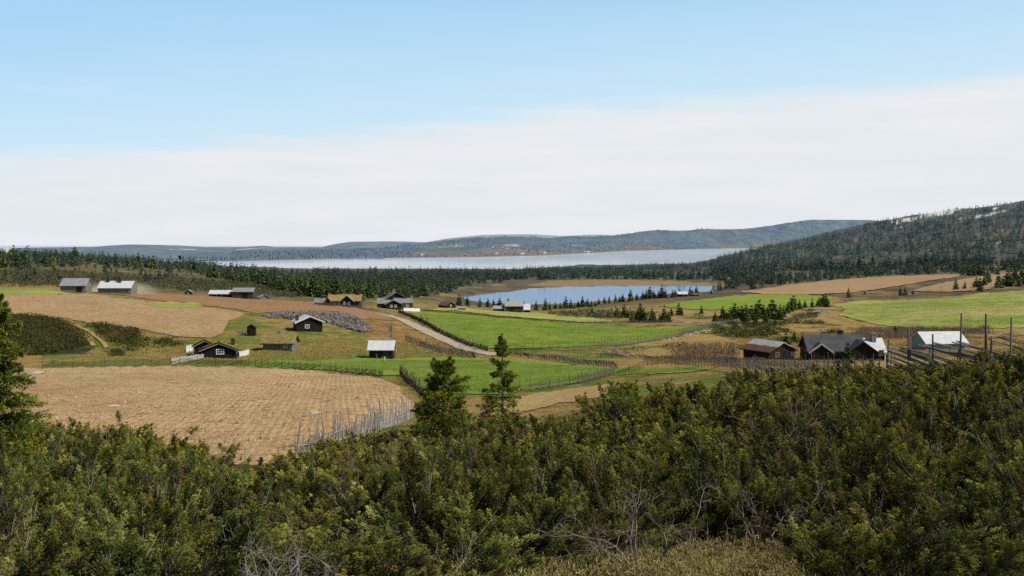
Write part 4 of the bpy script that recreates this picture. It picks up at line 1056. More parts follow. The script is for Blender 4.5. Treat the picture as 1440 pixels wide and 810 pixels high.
def lean_to(parent, W, D, h_front, h_back, wall, roof, c, rz=0.0, base=-1.2, o=.25, th=.1):
    """single-pitch wing: low side facing -y"""
    M = Matrix.Translation(c) @ Matrix.Rotation(rz, 4, 'Z')
    a = MB(); w = W / 2
    a.add([(-w, 0, base), (w, 0, base), (w, D, base), (-w, D, base), (-w, 0, h_front), (w, 0, h_front), (w, D, h_back), (-w, D, h_back)],
          [(0, 1, 5, 4), (1, 2, 6, 5), (2, 3, 7, 6), (3, 0, 4, 7), (4, 5, 6, 7), (3, 2, 1, 0)])
    xf(a, M).build('wall', wall, parent)
    sl = (h_back - h_front) / D; r = MB(); w += o
    z0, z1 = h_front - sl * o + .01, h_back + .01
    r.add([(-w, -o, z0), (w, -o, z0), (w, D, z1), (-w, D, z1), (-w, -o, z0 + th), (w, -o, z0 + th), (w, D, z1 + th), (-w, D, z1 + th)],
          [(0, 1, 5, 4), (1, 2, 6, 5), (2, 3, 7, 6), (3, 0, 4, 7), (4, 5, 6, 7), (3, 2, 1, 0)])
    xf(r, M).build('roof', roof, parent)

def window(parent, c, w, h, rz=0.0, cols=2, rows=2, fr=.10, m=None):
    """faces -y turned by rz; c is the centre on the wall surface"""
    M = Matrix.Translation(c) @ Matrix.Rotation(rz, 4, 'Z'); m = m or M_white
    f = MB()
    f.box((-w / 2, -.03, 0), (fr, .10, h + fr)); f.box((w / 2, -.03, 0), (fr, .10, h + fr)); f.box((0, -.03, h / 2), (w - fr, .094, fr)); f.box((0, -.03, -h / 2), (w - fr, .094, fr))
    for k in range(1, cols): f.box((-w / 2 + w * k / cols, -.03, 0), (.06, .06, h - fr))
    for k in range(1, rows): f.box((0, -.03, -h / 2 + h * k / rows), (w - fr, .05, .05))
    fo = xf(f, M).build('window', m, parent)
    xf(MB().box((0, -.012, 0), (w, .02, h)), M).build('pane', M_glass, fo)

def door(parent, c, w, h, rz=0.0, m=None):
    M = Matrix.Translation(c) @ Matrix.Rotation(rz, 4, 'Z')
    d = MB().box((0, -.03, h / 2), (w, .08, h)); d.box((-w / 2 - .06, -.04, h / 2), (.10, .10, h + .1)); d.box((w / 2 + .06, -.04, h / 2), (.10, .10, h + .1))
    xf(d, M).build('door', m or M_greyw, parent)

def chimney(parent, c, w, h, m=None):
    b = MB().box((c[0], c[1], c[2]), (w, w, h)); b.box((c[0], c[1], c[2] + h / 2 + .05), (w * 1.25, w * 1.25, .10)); b.box((c[0], c[1], c[2] + h / 2 + .16), (w * .5, w * .5, .12))
    b.build('chimney', m or M_dark, parent)

def turf(parent, W, L, eave, ridge, c=(0, 0, 0), rz=0.0, n=900, colA=(.10, .13, .025), colB=(.36, .28, .10), o=.35, seed=1):
    rng = np.random.default_rng(seed); u = rng.uniform(-1, 1, n); y = rng.uniform(-.3, L + .3, n)
    x = u * (W / 2 + o); z = ridge + .12 - np.abs(x) * (ridge - eave) / (W / 2)
    a = math.cos(rz), math.sin(rz)
    P = np.stack([c[0] + x * a[0] - y * a[1], c[1] + x * a[1] + y * a[0], c[2] + z], -1)
    D = unit(rng.normal(0, .5, (n, 3)) + np.array([0, 0, 1.])); V, Fc = kites(P, D, rng.uniform(.12, .34, n), rng.uniform(.03, .09, n), rng)
    t = rng.random(n)[:, None]; m = NT('turf_blades', 1, 0)
    obj('turf', np_mesh('turf', V, Fc, m.color(m.attr('col').outputs['Color']), False, {'col': np.repeat(np.array(colA) + (np.array(colB) - np.array(colA)) * t, 4, 0)}), parent)

def site(name, label, cat, px, py, y0, y1, rz=0.0):
    x, y, z = spot(px, py, y0, y1); o = empty(name, (x, y, z), rz); tag(o, label, cat); o['s'] = y / F; return o
R = math.radians

# black cabin with turf roof behind the ploughed field
o = site('cabin', 'black cabin with white-edged turf roof and white window behind the ploughed field', 'cabin', 308, 504.5, 160, 200, R(6)); s = o['s']
body(o, 46 * s, 6.2, 1.65, 2.75, M_black, M_sod, barge=M_white, oe=.55, th=.16)
turf(o, 46 * s, 6.2, 1.65, 2.75, n=1400, seed=2)
body(o, 3.6, 4.6, 2.0, 2.9, M_black, M_sod, c=(-2.9, 3.0, .05), barge=M_white, oe=.4, th=.16)
turf(o, 3.6, 4.6, 2.0, 2.9, c=(-2.9, 3.0, .05), n=800, seed=3)
window(o, (.2, 0, 1.22), 1.25, .82, 0, 3, 2, .13); window(o, (46 * s / 2, 1.1, 1.3), .5, .8, PI / 2, 1, 2, .12); window(o, (46 * s / 2, 3.0, 1.3), .5, .8, PI / 2, 1, 2, .12)
chimney(o, (2.0, 2.6, 2.65), .62, .9)
# white fences round it
def board_fence(label, px0, py0, px1, py1, y0, y1, h, gap, w, m, tilt=0.0):
    a = spot(px0, py0, y0, y1); b = spot(px1, py1, y0, y1); L = math.hypot(b[0] - a[0], b[1] - a[1]); n = max(3, int(L / gap))
    r = empty('picket_fence', a); tag(r, label, 'fence'); d = Vector((b[0] - a[0], b[1] - a[1], 0)).normalized(); an = math.atan2(d.y, d.x)
    me = MB().box((0, 0, h / 2 - .05), (w, .03, h)).mesh('picket', m); rm = MB()
    for i in range(n):
        q = i / (n - 1); x, y = a[0] + (b[0] - a[0]) * q, a[1] + (b[1] - a[1]) * q; z = float(ground(x, y))
        p = obj('picket', me, r, (x - a[0], y - a[1], z - a[2])); p.rotation_euler = (random.uniform(-.05, .05), tilt + random.uniform(-.06, .06), an); p.scale.z = random.uniform(.85, 1.12)
    zb = b[2] - a[2]
    for f in (.3, .75): rm.bar((0, .04, h * f), (b[0] - a[0], b[1] - a[1] + .04, zb + h * f), .035, n=4)
    rm.build('rail', m, r)
M_pale = plank_mat('bleached_wood', (.40, .39, .37), (.60, .58, .55))
board_fence('bleached picket fence left of the black turf-roofed cabin', 241, 512, 286, 504.5, 160, 195, .95, .26, .11, M_pale, .25)
board_fence('white board fence right of the black turf-roofed cabin', 337, 502, 350, 499, 160, 200, 1.05, .27, .24, M_white)
board_fence('tall white board screen behind the bleached pickets at the cabin', 262, 496, 271, 494, 170, 215, 1.3, .24, .22, M_white)

# outhouse
o = site('outhouse', 'narrow black outhouse with stones beside it on the turf', 'outhouse', 353, 472.5, 195, 260, R(4))
body(o, 1.75, 1.8, 1.95, 2.5, M_black, M_brownw, oe=.2, og=.2, th=.08); door(o, (0, 0, .05), .75, 1.7, 0, M_black)
# turf hut, eave side facing
o = site('turf_hut', 'low grey-green hut with a thick turf roof and small window', 'hut', 399, 492.5, 170, 225, R(-3)); s = o['s']
M_sodh = sod_hut()
body(o, 4.6, 41 * s, 1.6, 3.0, M_greenw, M_sodh, c=(41 * s / 2 - .6, 0, 0), rz=PI / 2, oe=.4, og=.5, th=.2, base=-1.5)
turf(o, 4.6, 41 * s, 1.6, 3.0, c=(41 * s / 2 - .6, 0, 0), rz=PI / 2, n=2200, o=.4, seed=5, colA=(.20, .18, .05), colB=(.44, .34, .13))
window(o, (1.0, -2.31, 1.0), .75, .55, 0, 2, 1, .1); chimney(o, (-.8, .2, 3.2), .5, .8, M_stone)
MB().box((-.6, -2.74, 1.42), (41 * s + 1.0, .06, .24)).build('eave_board', M_brownw, o)
MB().bar((2.9, -2.6, -.8), (2.9, -2.6, 1.35), .06).build('post', M_greyw, o)
for ch in o.children:
    if ch.name.startswith('wall') or ch.name.startswith('roof') or ch.name.startswith('turf'): ch.location.y += 0
# black house with pale roof by the stone heap
o = site('house', 'black gabled house with bright metal roof in front of the stone heap', 'house', 435.5, 466.5, 220, 290, R(19)); s = o['s']
body(o, 36 * s, 6.0, 2.3, 3.55, M_black, M_rw, oe=.5, og=.45, barge=M_white, base=-1.6)
window(o, (-.55, 0, 1.25), .95, .8, 0, 2, 2, .10); chimney(o, (-2.6, 2.0, 3.1), .7, 1.1)
MB().box((.5, -.9, -.25), (4.5, 1.6, .18)).build('porch', M_greyw, o)
# black shed with white roof
o = site('shed', 'small black shed with a plain white roof on the green turf', 'shed', 535.5, 505, 175, 215, R(0)); s = o['s']
body(o, 3.3, 33 * s, 1.85, 3.0, M_black, M_rw, c=(33 * s / 2, 1.65, 0), rz=PI / 2, oe=.45, og=.33, base=-1.0)
door(o, (.9, -.01, 0), .9, 1.5, 0, M_brownw); door(o, (-.7, -.01, .3), .12, .7, 0, M_greyw)
sk = site('stake', 'short pale stake leaning at the front of the black shed', 'stake', 541, 507, 170, 215); MB().bar((0, -.5, -.1), (.1, -.5, .75), .07, n=5).build('post', M_white, sk)
MB().box((-.3, -.45, .55), (.55, .3, .22)).build('crossbar', M_greyw, sk)
# gate post by the road
o = site('gate_post', 'weathered double gate post with a pale slanting brace below the road', 'gate post', 549, 474, 230, 300); s = o['s']
MB().box((0, 0, 1.1), (.5, .3, 3.4)).build('post', M_greyw, o); MB().box((.35, .1, 1.5), (.14, .14, 4.4)).build('pole', M_greyw, o); MB().bar((-.9, -.4, -.4), (.1, -.2, 1.0), .10, n=4).build('brace', M_pale, o)
# barns up on the left
o = site('barn', 'grey barn with blue-grey roof, leftmost on the upper field', 'barn', 103, 411, 300, 420, R(2)); s = o['s']
body(o, 6, 35 * s, 2.5, 4.6, M_greyw, M_rg, c=(35 * s / 2, 3, 0), rz=PI / 2, oe=.5, og=.3); door(o, (2, -.01, 0), 1.6, 1.9, 0, M_black)
o = site('barn', 'long low barn with bright white roof and two chimneys in drifting dust', 'barn', 161, 413.5, 300, 420, R(-1)); s = o['s']
body(o, 6, 47 * s, 2.3, 4.3, M_greyw, M_rw, c=(47 * s / 2, 3, 0), rz=PI / 2, oe=.45, og=.2); chimney(o, (-3.1, 2.6, 4.5), .8, 1.3); chimney(o, (1.1, 2.4, 4.6), .8, 1.7)
o = site('hut', 'tiny dark hut between the barns on the edge of the brown field', 'hut', 264.5, 414, 330, 460, R(8)); body(o, 2.6, 3, 1.0, 1.8, M_black, M_rg, oe=.3, og=.3); door(o, (0, 0, 0), .8, .95)
o = site('shed', 'long open shed with low white roof left of the grey-brown barn', 'shed', 309, 417.5, 340, 470, R(-2)); s = o['s']
body(o, 4, 31 * s, 1.3, 2.5, M_black, M_rw, c=(31 * s / 2, 2, 0), rz=PI / 2, oe=.4, og=.2)
for k in range(4): MB().box((-3.4 + k * 2.2, -.35, .4), (.14, .14, 1.6)).build('post', M_greyw, o)
o = site('barn', 'square grey-brown barn with blue-grey roof on the crest above the stone heap', 'barn', 341, 420, 340, 470, R(-3)); s = o['s']
body(o, 5, 30 * s, 2.8, 4.1, M_brownw, M_rg, c=(30 * s / 2, 2.5, 0), rz=PI / 2, oe=.35, og=.2); door(o, (1, -.01, 0), 1.8, 2.1, 0, M_black)
o = site('hut', 'low grey roofed hut just right of the grey-brown barn on the crest', 'hut', 372, 421.5, 350, 480, R(24)); body(o, 4, 4.4, .9, 1.9, M_greyw, M_rg, oe=.35)
# turf-roofed farmhouse
o = site('farmhouse', 'farmhouse with orange dry turf roof and two grey gables', 'house', 484, 431.5, 370, 430, R(0)); s = o['s']
body(o, 6, 46 * s, 2.1, 3.9, M_brownw, M_sodd, c=(46 * s / 2, 3, .3), rz=PI / 2, oe=.6, og=.3, th=.2, base=-2)
turf(o, 6, 46 * s, 2.1, 3.9, c=(46 * s / 2, 3, .3), rz=PI / 2, n=900, colA=(.22, .16, .06), colB=(.38, .29, .13), o=.5, seed=8)
body(o, 4.3, 5, 2.0, 3.8, M_black, M_rsl, c=(1.2, -1.4, .3), oe=.5, og=.5, base=-2); body(o, 2.2, 3, 1.7, 3.3, M_black, M_sodd, c=(-5.9, -.6, .3), oe=.3, og=.3, barge=M_white, base=-2)
body(o, 4.4, 4.5, 1.5, 2.8, M_greyw, M_rsl, c=(-6.4, 3, .1), rz=PI / 2, oe=.4, base=-2)
chimney(o, (-3.4, 3, 4.4), .8, 1.2); chimney(o, (4.9, 3, 4.5), .9, 1.8)
for wx in (-3.4, -1.8): window(o, (wx, -.005, 1.3), .8, .9, 0, 2, 2)
for wx in (.4, 2.0): window(o, (wx, -1.405, 1.4), .7, .9, 0, 2, 2)
# grey two-level house beside the road
o = site('farmhouse', 'dark two-level house with grey slate roofs and a gabled wing facing the road', 'house', 556, 434.5, 370, 430, R(14)); s = o['s']
body(o, 7.4, 8.0, 4.3, 6.5, M_black, M_rsl, c=(.8, 2.5, 0), oe=.5, og=.6, base=-2)
body(o, 6.2, 5.5, 2.1, 3.6, M_black, M_rsl, c=(-.9, -1.5, 0), oe=.5, og=.5, base=-2)
lean_to(o, 7.2, 3.0, 2.5, 4.2, M_brownw, M_rsl, (3.3, -.5, 0), 0, -2); lean_to(o, 5.0, 3.2, 2.4, 4.2, M_black, M_rsl, (-4.2, .4, 0), 0, -2)
chimney(o, (.2, 6.0, 6.9), .9, 1.4, M_stone)
for wx in (-1.8, -.1): window(o, (wx, -1.505, 1.3), .8, .9, 0, 2, 2)
window(o, (4.6, -.505, 1.3), .9, .8, 0, 2, 2)
board_fence('white board fence at the corner of the meadow beside the dark two-level house', 568, 437.5, 590, 438, 370, 460, 1.3, .55, .52, M_white)
# brown-roofed hut and the barn by the pond
o = site('hut', 'dark hut with rusty brown roof at the top corner of the meadow', 'hut', 634, 433.5, 400, 560, R(34)); body(o, 5.2, 7, 1.4, 2.9, M_black, M_rbrown, oe=.45, og=.4); window(o, (0, -.005, 1.3), .7, .7)
o = site('shed', 'little shed with low grey roof beside the brown-roofed hut', 'shed', 649, 436, 400, 560, R(0)); body(o, 2.6, 3.2, .9, 1.6, M_black, M_rg, c=(1.6, 1.3, 0), rz=PI / 2, oe=.35)
o = site('barn', 'dark barn with tan roof, lavender lean-to and white-roofed wing in front of the pond', 'barn', 723, 439, 430, 580, R(0)); s = o['s']
M_tan = metal_mat('tan_sheet_roof', (.31, .285, .24), (.40, .37, .31)); M_lav = metal_mat('lavender_roof', (.27, .26, .30), (.34, .33, .37))
body(o, 6, 25 * s, 2.9, 4.7, M_brownw, M_tan, c=(25 * s / 2, 3, 0), rz=PI / 2, oe=.4, og=.2, base=-2)
body(o, 4, 5.4, 1.5, 2.6, M_brownw, M_lav, c=(-25 * s / 2 - .35, 3, .1), rz=PI / 2, oe=.35, og=.05, base=-2); body(o, 5, 3.0, 1.3, 3.6, M_black, M_rw, c=(25 * s / 2 + 3.35, 2.5, 0), rz=PI / 2, oe=.4, og=.05, base=-2)
door(o, (-1.2, -.01, 0), 1.8, 2.1, 0, M_black)
o = site('boathouse', 'small boathouse with white roof among spruces on the near pond shore', 'boathouse', 960, 417.3, 600, 820, R(0)); body(o, 4, 5.6, 1.8, 3.0, M_black, M_rw, c=(2.8, 2, 0), rz=PI / 2, oe=.5); door(o, (.6, -.01, 0), 1.4, 1.5, 0, M_greyw)
o = site('hut', 'dark low hut just right of the white-roofed boathouse', 'hut', 978, 416.5, 600, 830, R(0)); body(o, 2.4, 3, 1.0, 1.7, M_redw, M_rbrown, c=(1.5, 1.2, 0), rz=PI / 2, oe=.3); door(o, (0, -.01, 0), .7, .9)
# right-hand houses
o = site('house', 'dark red house with half rusty, half grey roof turned to the right', 'house', 1100.5, 507, 180, 230, R(27)); s = o['s']
body(o, 5.7, 7.2, 1.75, 3.15, M_redk, M_rhalf, oe=.5, og=.4, base=-2); door(o, (.9, -.01, 0), 1.0, 1.6, 0, M_black); window(o, (-1.2, -.005, 1.1), .8, .8, 0, 2, 2, .1, M_greyw); window(o, (2.1, -.005, 1.1), .5, .6, 0, 2, 2, .1, M_greyw)
MB().bar((1.9, -1.0, -.5), (2.4, -.2, 1.5), .07, n=4).build('prop', M_greyw, o)
o = site('house', 'long black house with dark tile roof, pale-roofed right end and three chimneys', 'house', 1190, 508, 180, 235, R(-2)); s = o['s']
M_red_edge = plank_mat('faded_red_edge', (.20, .075, .05), (.28, .12, .085)); WJ = 78 * s
body(o, 7.0, WJ, 2.0, 4.25, M_black, M_tile, c=(WJ / 2 - 1.6, 3.5, 0), rz=PI / 2, oe=.5, og=.4, base=-2)
body(o, 5.0, 5, 1.8, 3.6, M_black, M_tile, c=(2.4, -1.6, 0), oe=.5, og=.4, base=-2)
body(o, 3.6, 3.2, 1.8, 3.1, M_black, M_tile, c=(-4.6, -1.0, 0), oe=.35, og=.3, barge=M_pale, base=-2)
body(o, 5.6, 3.2, 1.8, 3.7, M_black, M_rw, c=(WJ / 2 + 2.0, 3.3, 0), rz=PI / 2, oe=.5, og=.3, base=-2)
chimney(o, (-3.0, 4.0, 4.45), .8, .8, M_stone); chimney(o, (-.1, 3.9, 4.5), .85, 1.0); chimney(o, (WJ / 2 + .6, 2.6, 3.7), .75, 1.8, M_stone)
for wx in (-3.5, 6.0): window(o, (wx if wx > 0 else -2.2, -.005, 1.5), .8, .9, 0, 2, 2, .1, M_greyw)
MB().bar((-6.4, -1.6, -.6), (-6.4, -1.6, 4.3), .07, n=6).build('pole', M_greyw, o)
MB().box((-WJ / 2 - 2.05, 3.5, 2.0), (.06, 7.6, .2)).build('barge_board', M_red_edge, o)
MB().box((WJ / 2 + 2.0, .4, 1.0), (.12, .12, 2.6)).build('post', M_white, o)
o = site('barn', 'pale barn with a broad white sheet roof behind the plank fence', 'barn', 1331, 491, 170, 245, R(7)); s = o['s']
WK = 60 * s; body(o, 7.0, WK, 1.9, 4.0, M_tealw, M_rw, c=(WK / 2, 3.5, 0), rz=PI / 2, oe=.5, og=.4, base=-3); door(o, (1.5, -.01, 0), 1.2, 1.6, 0, M_greyw)

# cabins on the far shore
_hx, _hy, _hz, _ = HILL_MID; _pp = project(_hx, _hy + 0 * _hx, _hz)
for k, (px, py, w, lb) in enumerate(((652, 360, 9, 'red'), (699, 357.5, 9, 'white'), (735, 358, 14, 'white'), (765, 357.3, 14, 'white'), (826, 355.2, 24, 'white'), (880, 350, 12, 'red'), (592, 359.5, 8, 'white'), (676, 355, 8, 'dark'))):
    i = np.argmin((_pp[0] - px)**2 + ((_pp[1] - py) * 3)**2); p = (float(_hx.ravel()[i]), float((_hy + 0 * _hx).ravel()[i]), float(_hz.ravel()[i]))
    o = empty('cabin', p); tag(o, {'red': 'tiny reddish cabin on the far lake shore', 'white': 'tiny white cabin on the far lake shore', 'dark': 'tiny dark cabin above the far lake shore'}[lb], 'cabin', {'red': 'red cabins on the far shore', 'white': 'white cabins on the far shore', 'dark': None}[lb])
    body(o, 7, w, 3.0, 5.5, {'red': M_redw, 'white': M_white, 'dark': M_brownw}[lb], M_rw if lb == 'white' else M_rg, c=(w / 2, 3.5, 0), rz=PI / 2, base=-4)

# ------------------------------------------------------------------ fences
M_fence = plank_mat('grey_split_wood', (.09, .077, .063), (.23, .205, .175), 4.0)
M_fencek = plank_mat('dark_split_wood', (.04, .035, .03), (.12, .105, .088), 4.0)
M_fencel = plank_mat('weathered_split_wood', (.13, .115, .098), (.30, .27, .235), 4.0)
def resample(P, gap):
    P = np.array(P, float); d = np.concatenate([[0], np.cumsum(np.hypot(*np.diff(P, axis=0).T))]); n = max(2, int(d[-1] / gap) + 1); s = np.linspace(0, d[-1], n)
    return np.stack([np.interp(s, d, P[:, 0]), np.interp(s, d, P[:, 1])], -1), s
def along(P, s):
    d = np.concatenate([[0], np.cumsum(np.hypot(*np.diff(np.array(P), axis=0).T))]); s = min(max(s, 0), d[-1])
    return np.array([np.interp(s, d, [p[0] for p in P]), np.interp(s, d, [p[1] for p in P])]), d[-1]
def rail_fence(label, P, post_gap, post_h, H, rail_gap, rail_len, m=None, parts=True, pr=.04, rr=.045, group=None, up=1, jit=.1, pair=True, name='rail_fence', zlow=.12):
    """slanting split-rail fence along world polyline P; up=+1 the rails climb along P"""
    m = m or M_fence; x0, y0 = P[0]; z0 = float(ground(x0, y0)); r = empty(name, (x0, y0, z0)); tag(r, label, 'fence', group)
    pts, _ = resample(P, post_gap); L = along(P, 1e9)[1]
    one = MB(); pm = [MB().bar((random.uniform(-.05, .05), 0, -.4), (random.uniform(-.08, .08), random.uniform(-.05, .05), 1.0), pr * k, pr * .8 * k, n=5).mesh('post', m) for k in (.85, 1.0, 1.2)]
    rm = [MB().bar((0, 0, 0), (.5, .012 * q, .012), rr * k, rr * k, n=5, flat=.6).bar((.5, .012 * q, .012), (1, 0, 0), rr * k, rr * .7 * k, n=5, flat=.6).mesh('rail', m) for k, q in ((.85, 1), (1.0, -1), (1.2, .5))]
    for i, (x, y) in enumerate(pts):
        z = float(ground(x, y)); h = post_h * random.uniform(1 - jit * 1.6, 1 + jit); t = (random.uniform(-.06, .06), random.uniform(-.06, .06))
        if parts and i < 100:
            p = obj('post', random.choice(pm), r, (x - x0, y - y0, z - z0)); p.scale = (1, 1, h); p.rotation_euler = (t[0], t[1], 0)
        else: one.bar((x - x0, y - y0, z - z0 - .4), (x - x0 + t[1], y - y0 - t[0], z - z0 + h), pr, pr * .8, n=4)
    s = -rail_len * .6; k = 0
    while s < L - .2:
        a, _ = along(P, s); b, _ = along(P, s + rail_len * random.uniform(.85, 1.1)); f = np.hypot(*(b - a)) / rail_len
        if f > .25:
            za, zb = float(ground(*a)) - z0, float(ground(*b)) - z0
            lo, hi = zlow + (1 - f) * H * .4 * (s < 0), zlow + (H - zlow) * min(1, f * 1.1)
            if up < 0: lo, hi = hi, lo
            j = random.uniform(-jit, jit) * .5
            A = Vector((a[0] - x0, a[1] - y0, za + lo + j)); B = Vector((b[0] - x0, b[1] - y0, zb + hi + j))
            if parts and k < 100:
                q = obj('rail', random.choice(rm), r, A); d = B - A; q.scale = (d.length, 1, 1); q.rotation_euler = d.to_track_quat('X', 'Z').to_euler()
            else: one.bar(A, B, rr, rr * .8, n=4)
            k += 1
        s += rail_gap * random.uniform(.7, 1.3)
    if one.v:
        o = one.build('palings' if parts else 'post_and_rails', m, r)
        if parts: tag(o, kind='stuff')
    return r
def hits(pts, y0, y1): return [hit(px, py, y0, y1) for px, py in pts]
def pxY(pts): return [(float(usl(px, 500)) * Y, Y) for px, Y in pts]

rail_fence('dark slanting-rail fence along the far left edge of the ploughed field', hits([(60,517),(120,516.5),(180,514.5),(236,511.5)], 140, 195), 1.5, 1.35, 1.0, .55, 2.6, M_fencek, up=1)
rail_fence('long slanting-rail fence between the ploughed field and the green turf below the cabins', hits([(240,512),(300,514),(345,515),(400,518),(450,522),(500,528),(538,532)], 130, 195), 1.45, 1.4, 1.0, .42, 2.8, M_fencek, up=1)
rail_fence('ragged grey paling fence at the near corner of the ploughed field by the bushy spruce', hits([(562,528),(574,541),(588,553),(604,563),(618,572)], 70, 160), .42, 1.3, .8, .8, 1.8, M_fencek, jit=.4, pr=.04)
rail_fence('sloping rail fence between the green turf and the bare soil patch', hits([(732,552),(775,547),(815,540),(845,532),(868,526),(900,522)], 100, 170), 1.5, 1.25, 1.0, .62, 3.2, M_fencek, up=1)
rail_fence('dense grey rail fence along the bottom of the middle meadow', hits([(716,494),(760,494),(800,493),(840,490),(880,486),(920,480),(955,474),(985,466),(1010,460),(1040,452)], 215, 470), 1.9, 2.1, 1.05, .45, 2.4, M_fencek, pr=.035, rr=.05)
rail_fence('thick dark rail fence curving along the meadow side of the gravel road', hits([(560,440),(578,447),(596,456),(615,467),(640,479),(662,488),(686,495)], 210, 420), 1.2, 1.8, 1.15, .42, 2.0, M_fencek, rr=.07, jit=.4)
rail_fence('thick dark rail fence on the downhill side of the gravel road', hits([(570,478),(590,485),(620,495),(650,500),(669,504.5)], 190, 265), 1.1, 1.7, 1.1, .42, 2.0, M_fencek, rr=.06, jit=.4, up=-1)
rail_fence('dark rail fence above the green turf right of the slender young spruce', hits([(722,501),(760,505.5),(800,511),(830,514.5),(868,518)], 150, 220), 1.2, 1.2, .95, .36, 2.0, M_fencek, up=-1, rr=.05)
rail_fence('tumbledown grey rail fence on the ochre heath above the right end of the green turf', hits([(845,502),(880,504),(930,507),(1000,508),(1040,509)], 150, 225), 1.2, 1.0, .8, .34, 2.2, M_fence, jit=.3, up=-1, rr=.05)
rail_fence('dark overgrown rail fence along the top of the middle meadow', hits([(590,437),(640,441.5),(700,447.5),(760,452.5),(820,457.5),(870,462),(920,462),(946,460)], 370, 540), 2.2, 1.5, 1.0, .55, 2.4, M_fencek, rr=.07, pr=.035)
rail_fence('grey rail fence continuing right below the lone spruces beyond the middle meadow', hits([(958,459),(985,458),(1010,457),(1040,453)], 330, 480), 1.9, 1.5, 1.0, .5, 2.4, M_fence, rr=.06)
rail_fence('thin post fence below the upper tan field at left', hits([(95,456),(160,459),(200,466.5),(240,476),(262,480)], 200, 290), 2.2, 1.1, .8, 1.6, 2.6, M_fencek, rr=.025, pr=.03)
rail_fence('grey paling fence in front of the turf-roofed farmhouse', hits([(448,430),(470,432),(505,435),(530,440),(548,444)], 340, 430), .55, 1.5, 1.0, .6, 2.2, M_fence, pr=.05, jit=.25)
rail_fence('thin post fence along the lower edge of the large right meadow', hits([(1162,442),(1185,452),(1230,462.5),(1260,467),(1330,470),(1440,470)], 250, 430), 2.6, 1.0, .8, 3.0, 2.8, M_fencek, rr=.02, pr=.035)
# the old rail fence on the right: far part and tall near part
rail_fence('grey slanting-rail fence in front of the right-hand houses', pxY([(1250,50.5),(1200,57),(1150,68),(1100,84),(1050,106),(1000,128),(950,146),(905,156)]), 1.5, 1.75, 1.5, .6, 3.6, M_fencek, up=1, rr=.034, pr=.032, zlow=.4)
r = rail_fence('old plank fence with very tall posts at the right frame edge', pxY([(1600,43),(1520,43.5),(1422,44.5),(1350,46),(1300,47.7),(1248,50)]), 1.3, 1.8, 1.85, .40, 3.9, M_fencel, up=1, rr=.068, pr=.042, zlow=.55)
for px, top, Y in ((1422, 446, 44.4), (1386, 441, 45.2), (1350, 440, 46), (1313, 470, 47.2), (1281, 475, 48.6), (1248, 478, 50), (1278, 462, 48.7), (1387, 470, 45.1)):
    x = float(usl(px, 480)) * Y; z = float(ground(x, Y)); zt = float(slope(top)) * Y; b = r.location
    MB().bar((x - b.x, Y - b.y, z - b.z - .4), (x - b.x + random.uniform(-.06, .06), Y - b.y, zt - b.z), .050, .036, n=6).build('post', M_fence, r)
# pickets at the near corner of the ploughed field
def near_pickets():
    P = pxY([(413, 46.5), (428, 47.5), (450, 51), (480, 57), (510, 63), (540, 70), (580, 79)]); pts, s = resample(P, .23); x0, y0 = P[0]; z0 = float(ground(x0, y0))
    r = empty('picket_fence', (x0, y0, z0)); tag(r, 'silvery ragged picket fence at the near corner of the ploughed field', 'fence')
    ms = [MB().bar((0, 0, -.3), (random.uniform(-.04, .04), random.uniform(-.04, .04), 1), .040 * k, .024 * k, n=5).mesh('picket', M_sil) for k in (.8, 1, 1.2)]
    n = 0; rest = MB()
    for x, y in pts:
        z = float(ground(x, y)); h = random.uniform(.85, 1.3) if random.random() > .2 else random.uniform(1.4, 2.1)
        if n >= 100:
            rest.bar((x - x0, y - y0, z - z0 - .2), (x - x0 + random.uniform(-.1, .1), y - y0, z - z0 + h), .035, .02, n=4); continue
        x += random.uniform(-.06, .06)
        p = obj('picket', random.choice(ms), r, (x - x0, y - y0, z - z0)); p.scale = (1, 1, h); p.rotation_euler = (random.uniform(-.1, .1), random.uniform(-.1, .16), 0); n += 1
    if rest.v: tag(rest.build('palings', M_sil, r), kind='stuff')
    for f in (.35, .85):
        m = MB()
        for a, b in zip(P[:-1], P[1:]): m.bar((a[0] - x0, a[1] - y0 + .05, float(ground(*a)) - z0 + f), (b[0] - x0, b[1] - y0 + .05, float(ground(*b)) - z0 + f), .03, n=4)
        m.build('rail', M_sil, r)
M_sil = plank_mat('silvery_wood', (.19, .18, .17), (.38, .365, .345), 4.0)
near_pickets()

# ------------------------------------------------------------------ stones, timber, scrub
def stone_arrays(seed):
    rng = np.random.default_rng(seed); t = (1 + 5**.5) / 2
    v = unit(np.array([(-1,t,0),(1,t,0),(-1,-t,0),(1,-t,0),(0,-1,t),(0,1,t),(0,-1,-t),(0,1,-t),(t,0,-1),(t,0,1),(-t,0,-1),(-t,0,1)], float)) * rng.uniform(.75, 1.2, (12, 1))
    f = np.array([(0,11,5),(0,5,1),(0,1,7),(0,7,10),(0,10,11),(1,5,9),(5,11,4),(11,10,2),(10,7,6),(7,1,8),(3,9,4),(3,4,2),(3,2,6),(3,6,8),(3,8,9),(4,9,5),(2,4,11),(6,2,10),(8,6,7),(9,8,1)])
    return v * np.array([1, .8, .62]), f
def stone_mat(name, a, b):
    m = NT(name, .95, .1); n = m.noise(1.3, m.world(), 5, .7); n2 = m.noise(9, m.world(), 3, .6); c = m.mix(m.remap(n, .35, .65), a, b); m.bump(n2, .7, .05); return m.color(c)
M_rock = stone_mat('grey_stone', (.06, .055, .05), (.25, .23, .215)); M_rockp = stone_mat('pale_stone', (.33, .285, .23), (.47, .41, .345)); M_rockb = stone_mat('brown_stone', (.26, .17, .10), (.38, .27, .17))
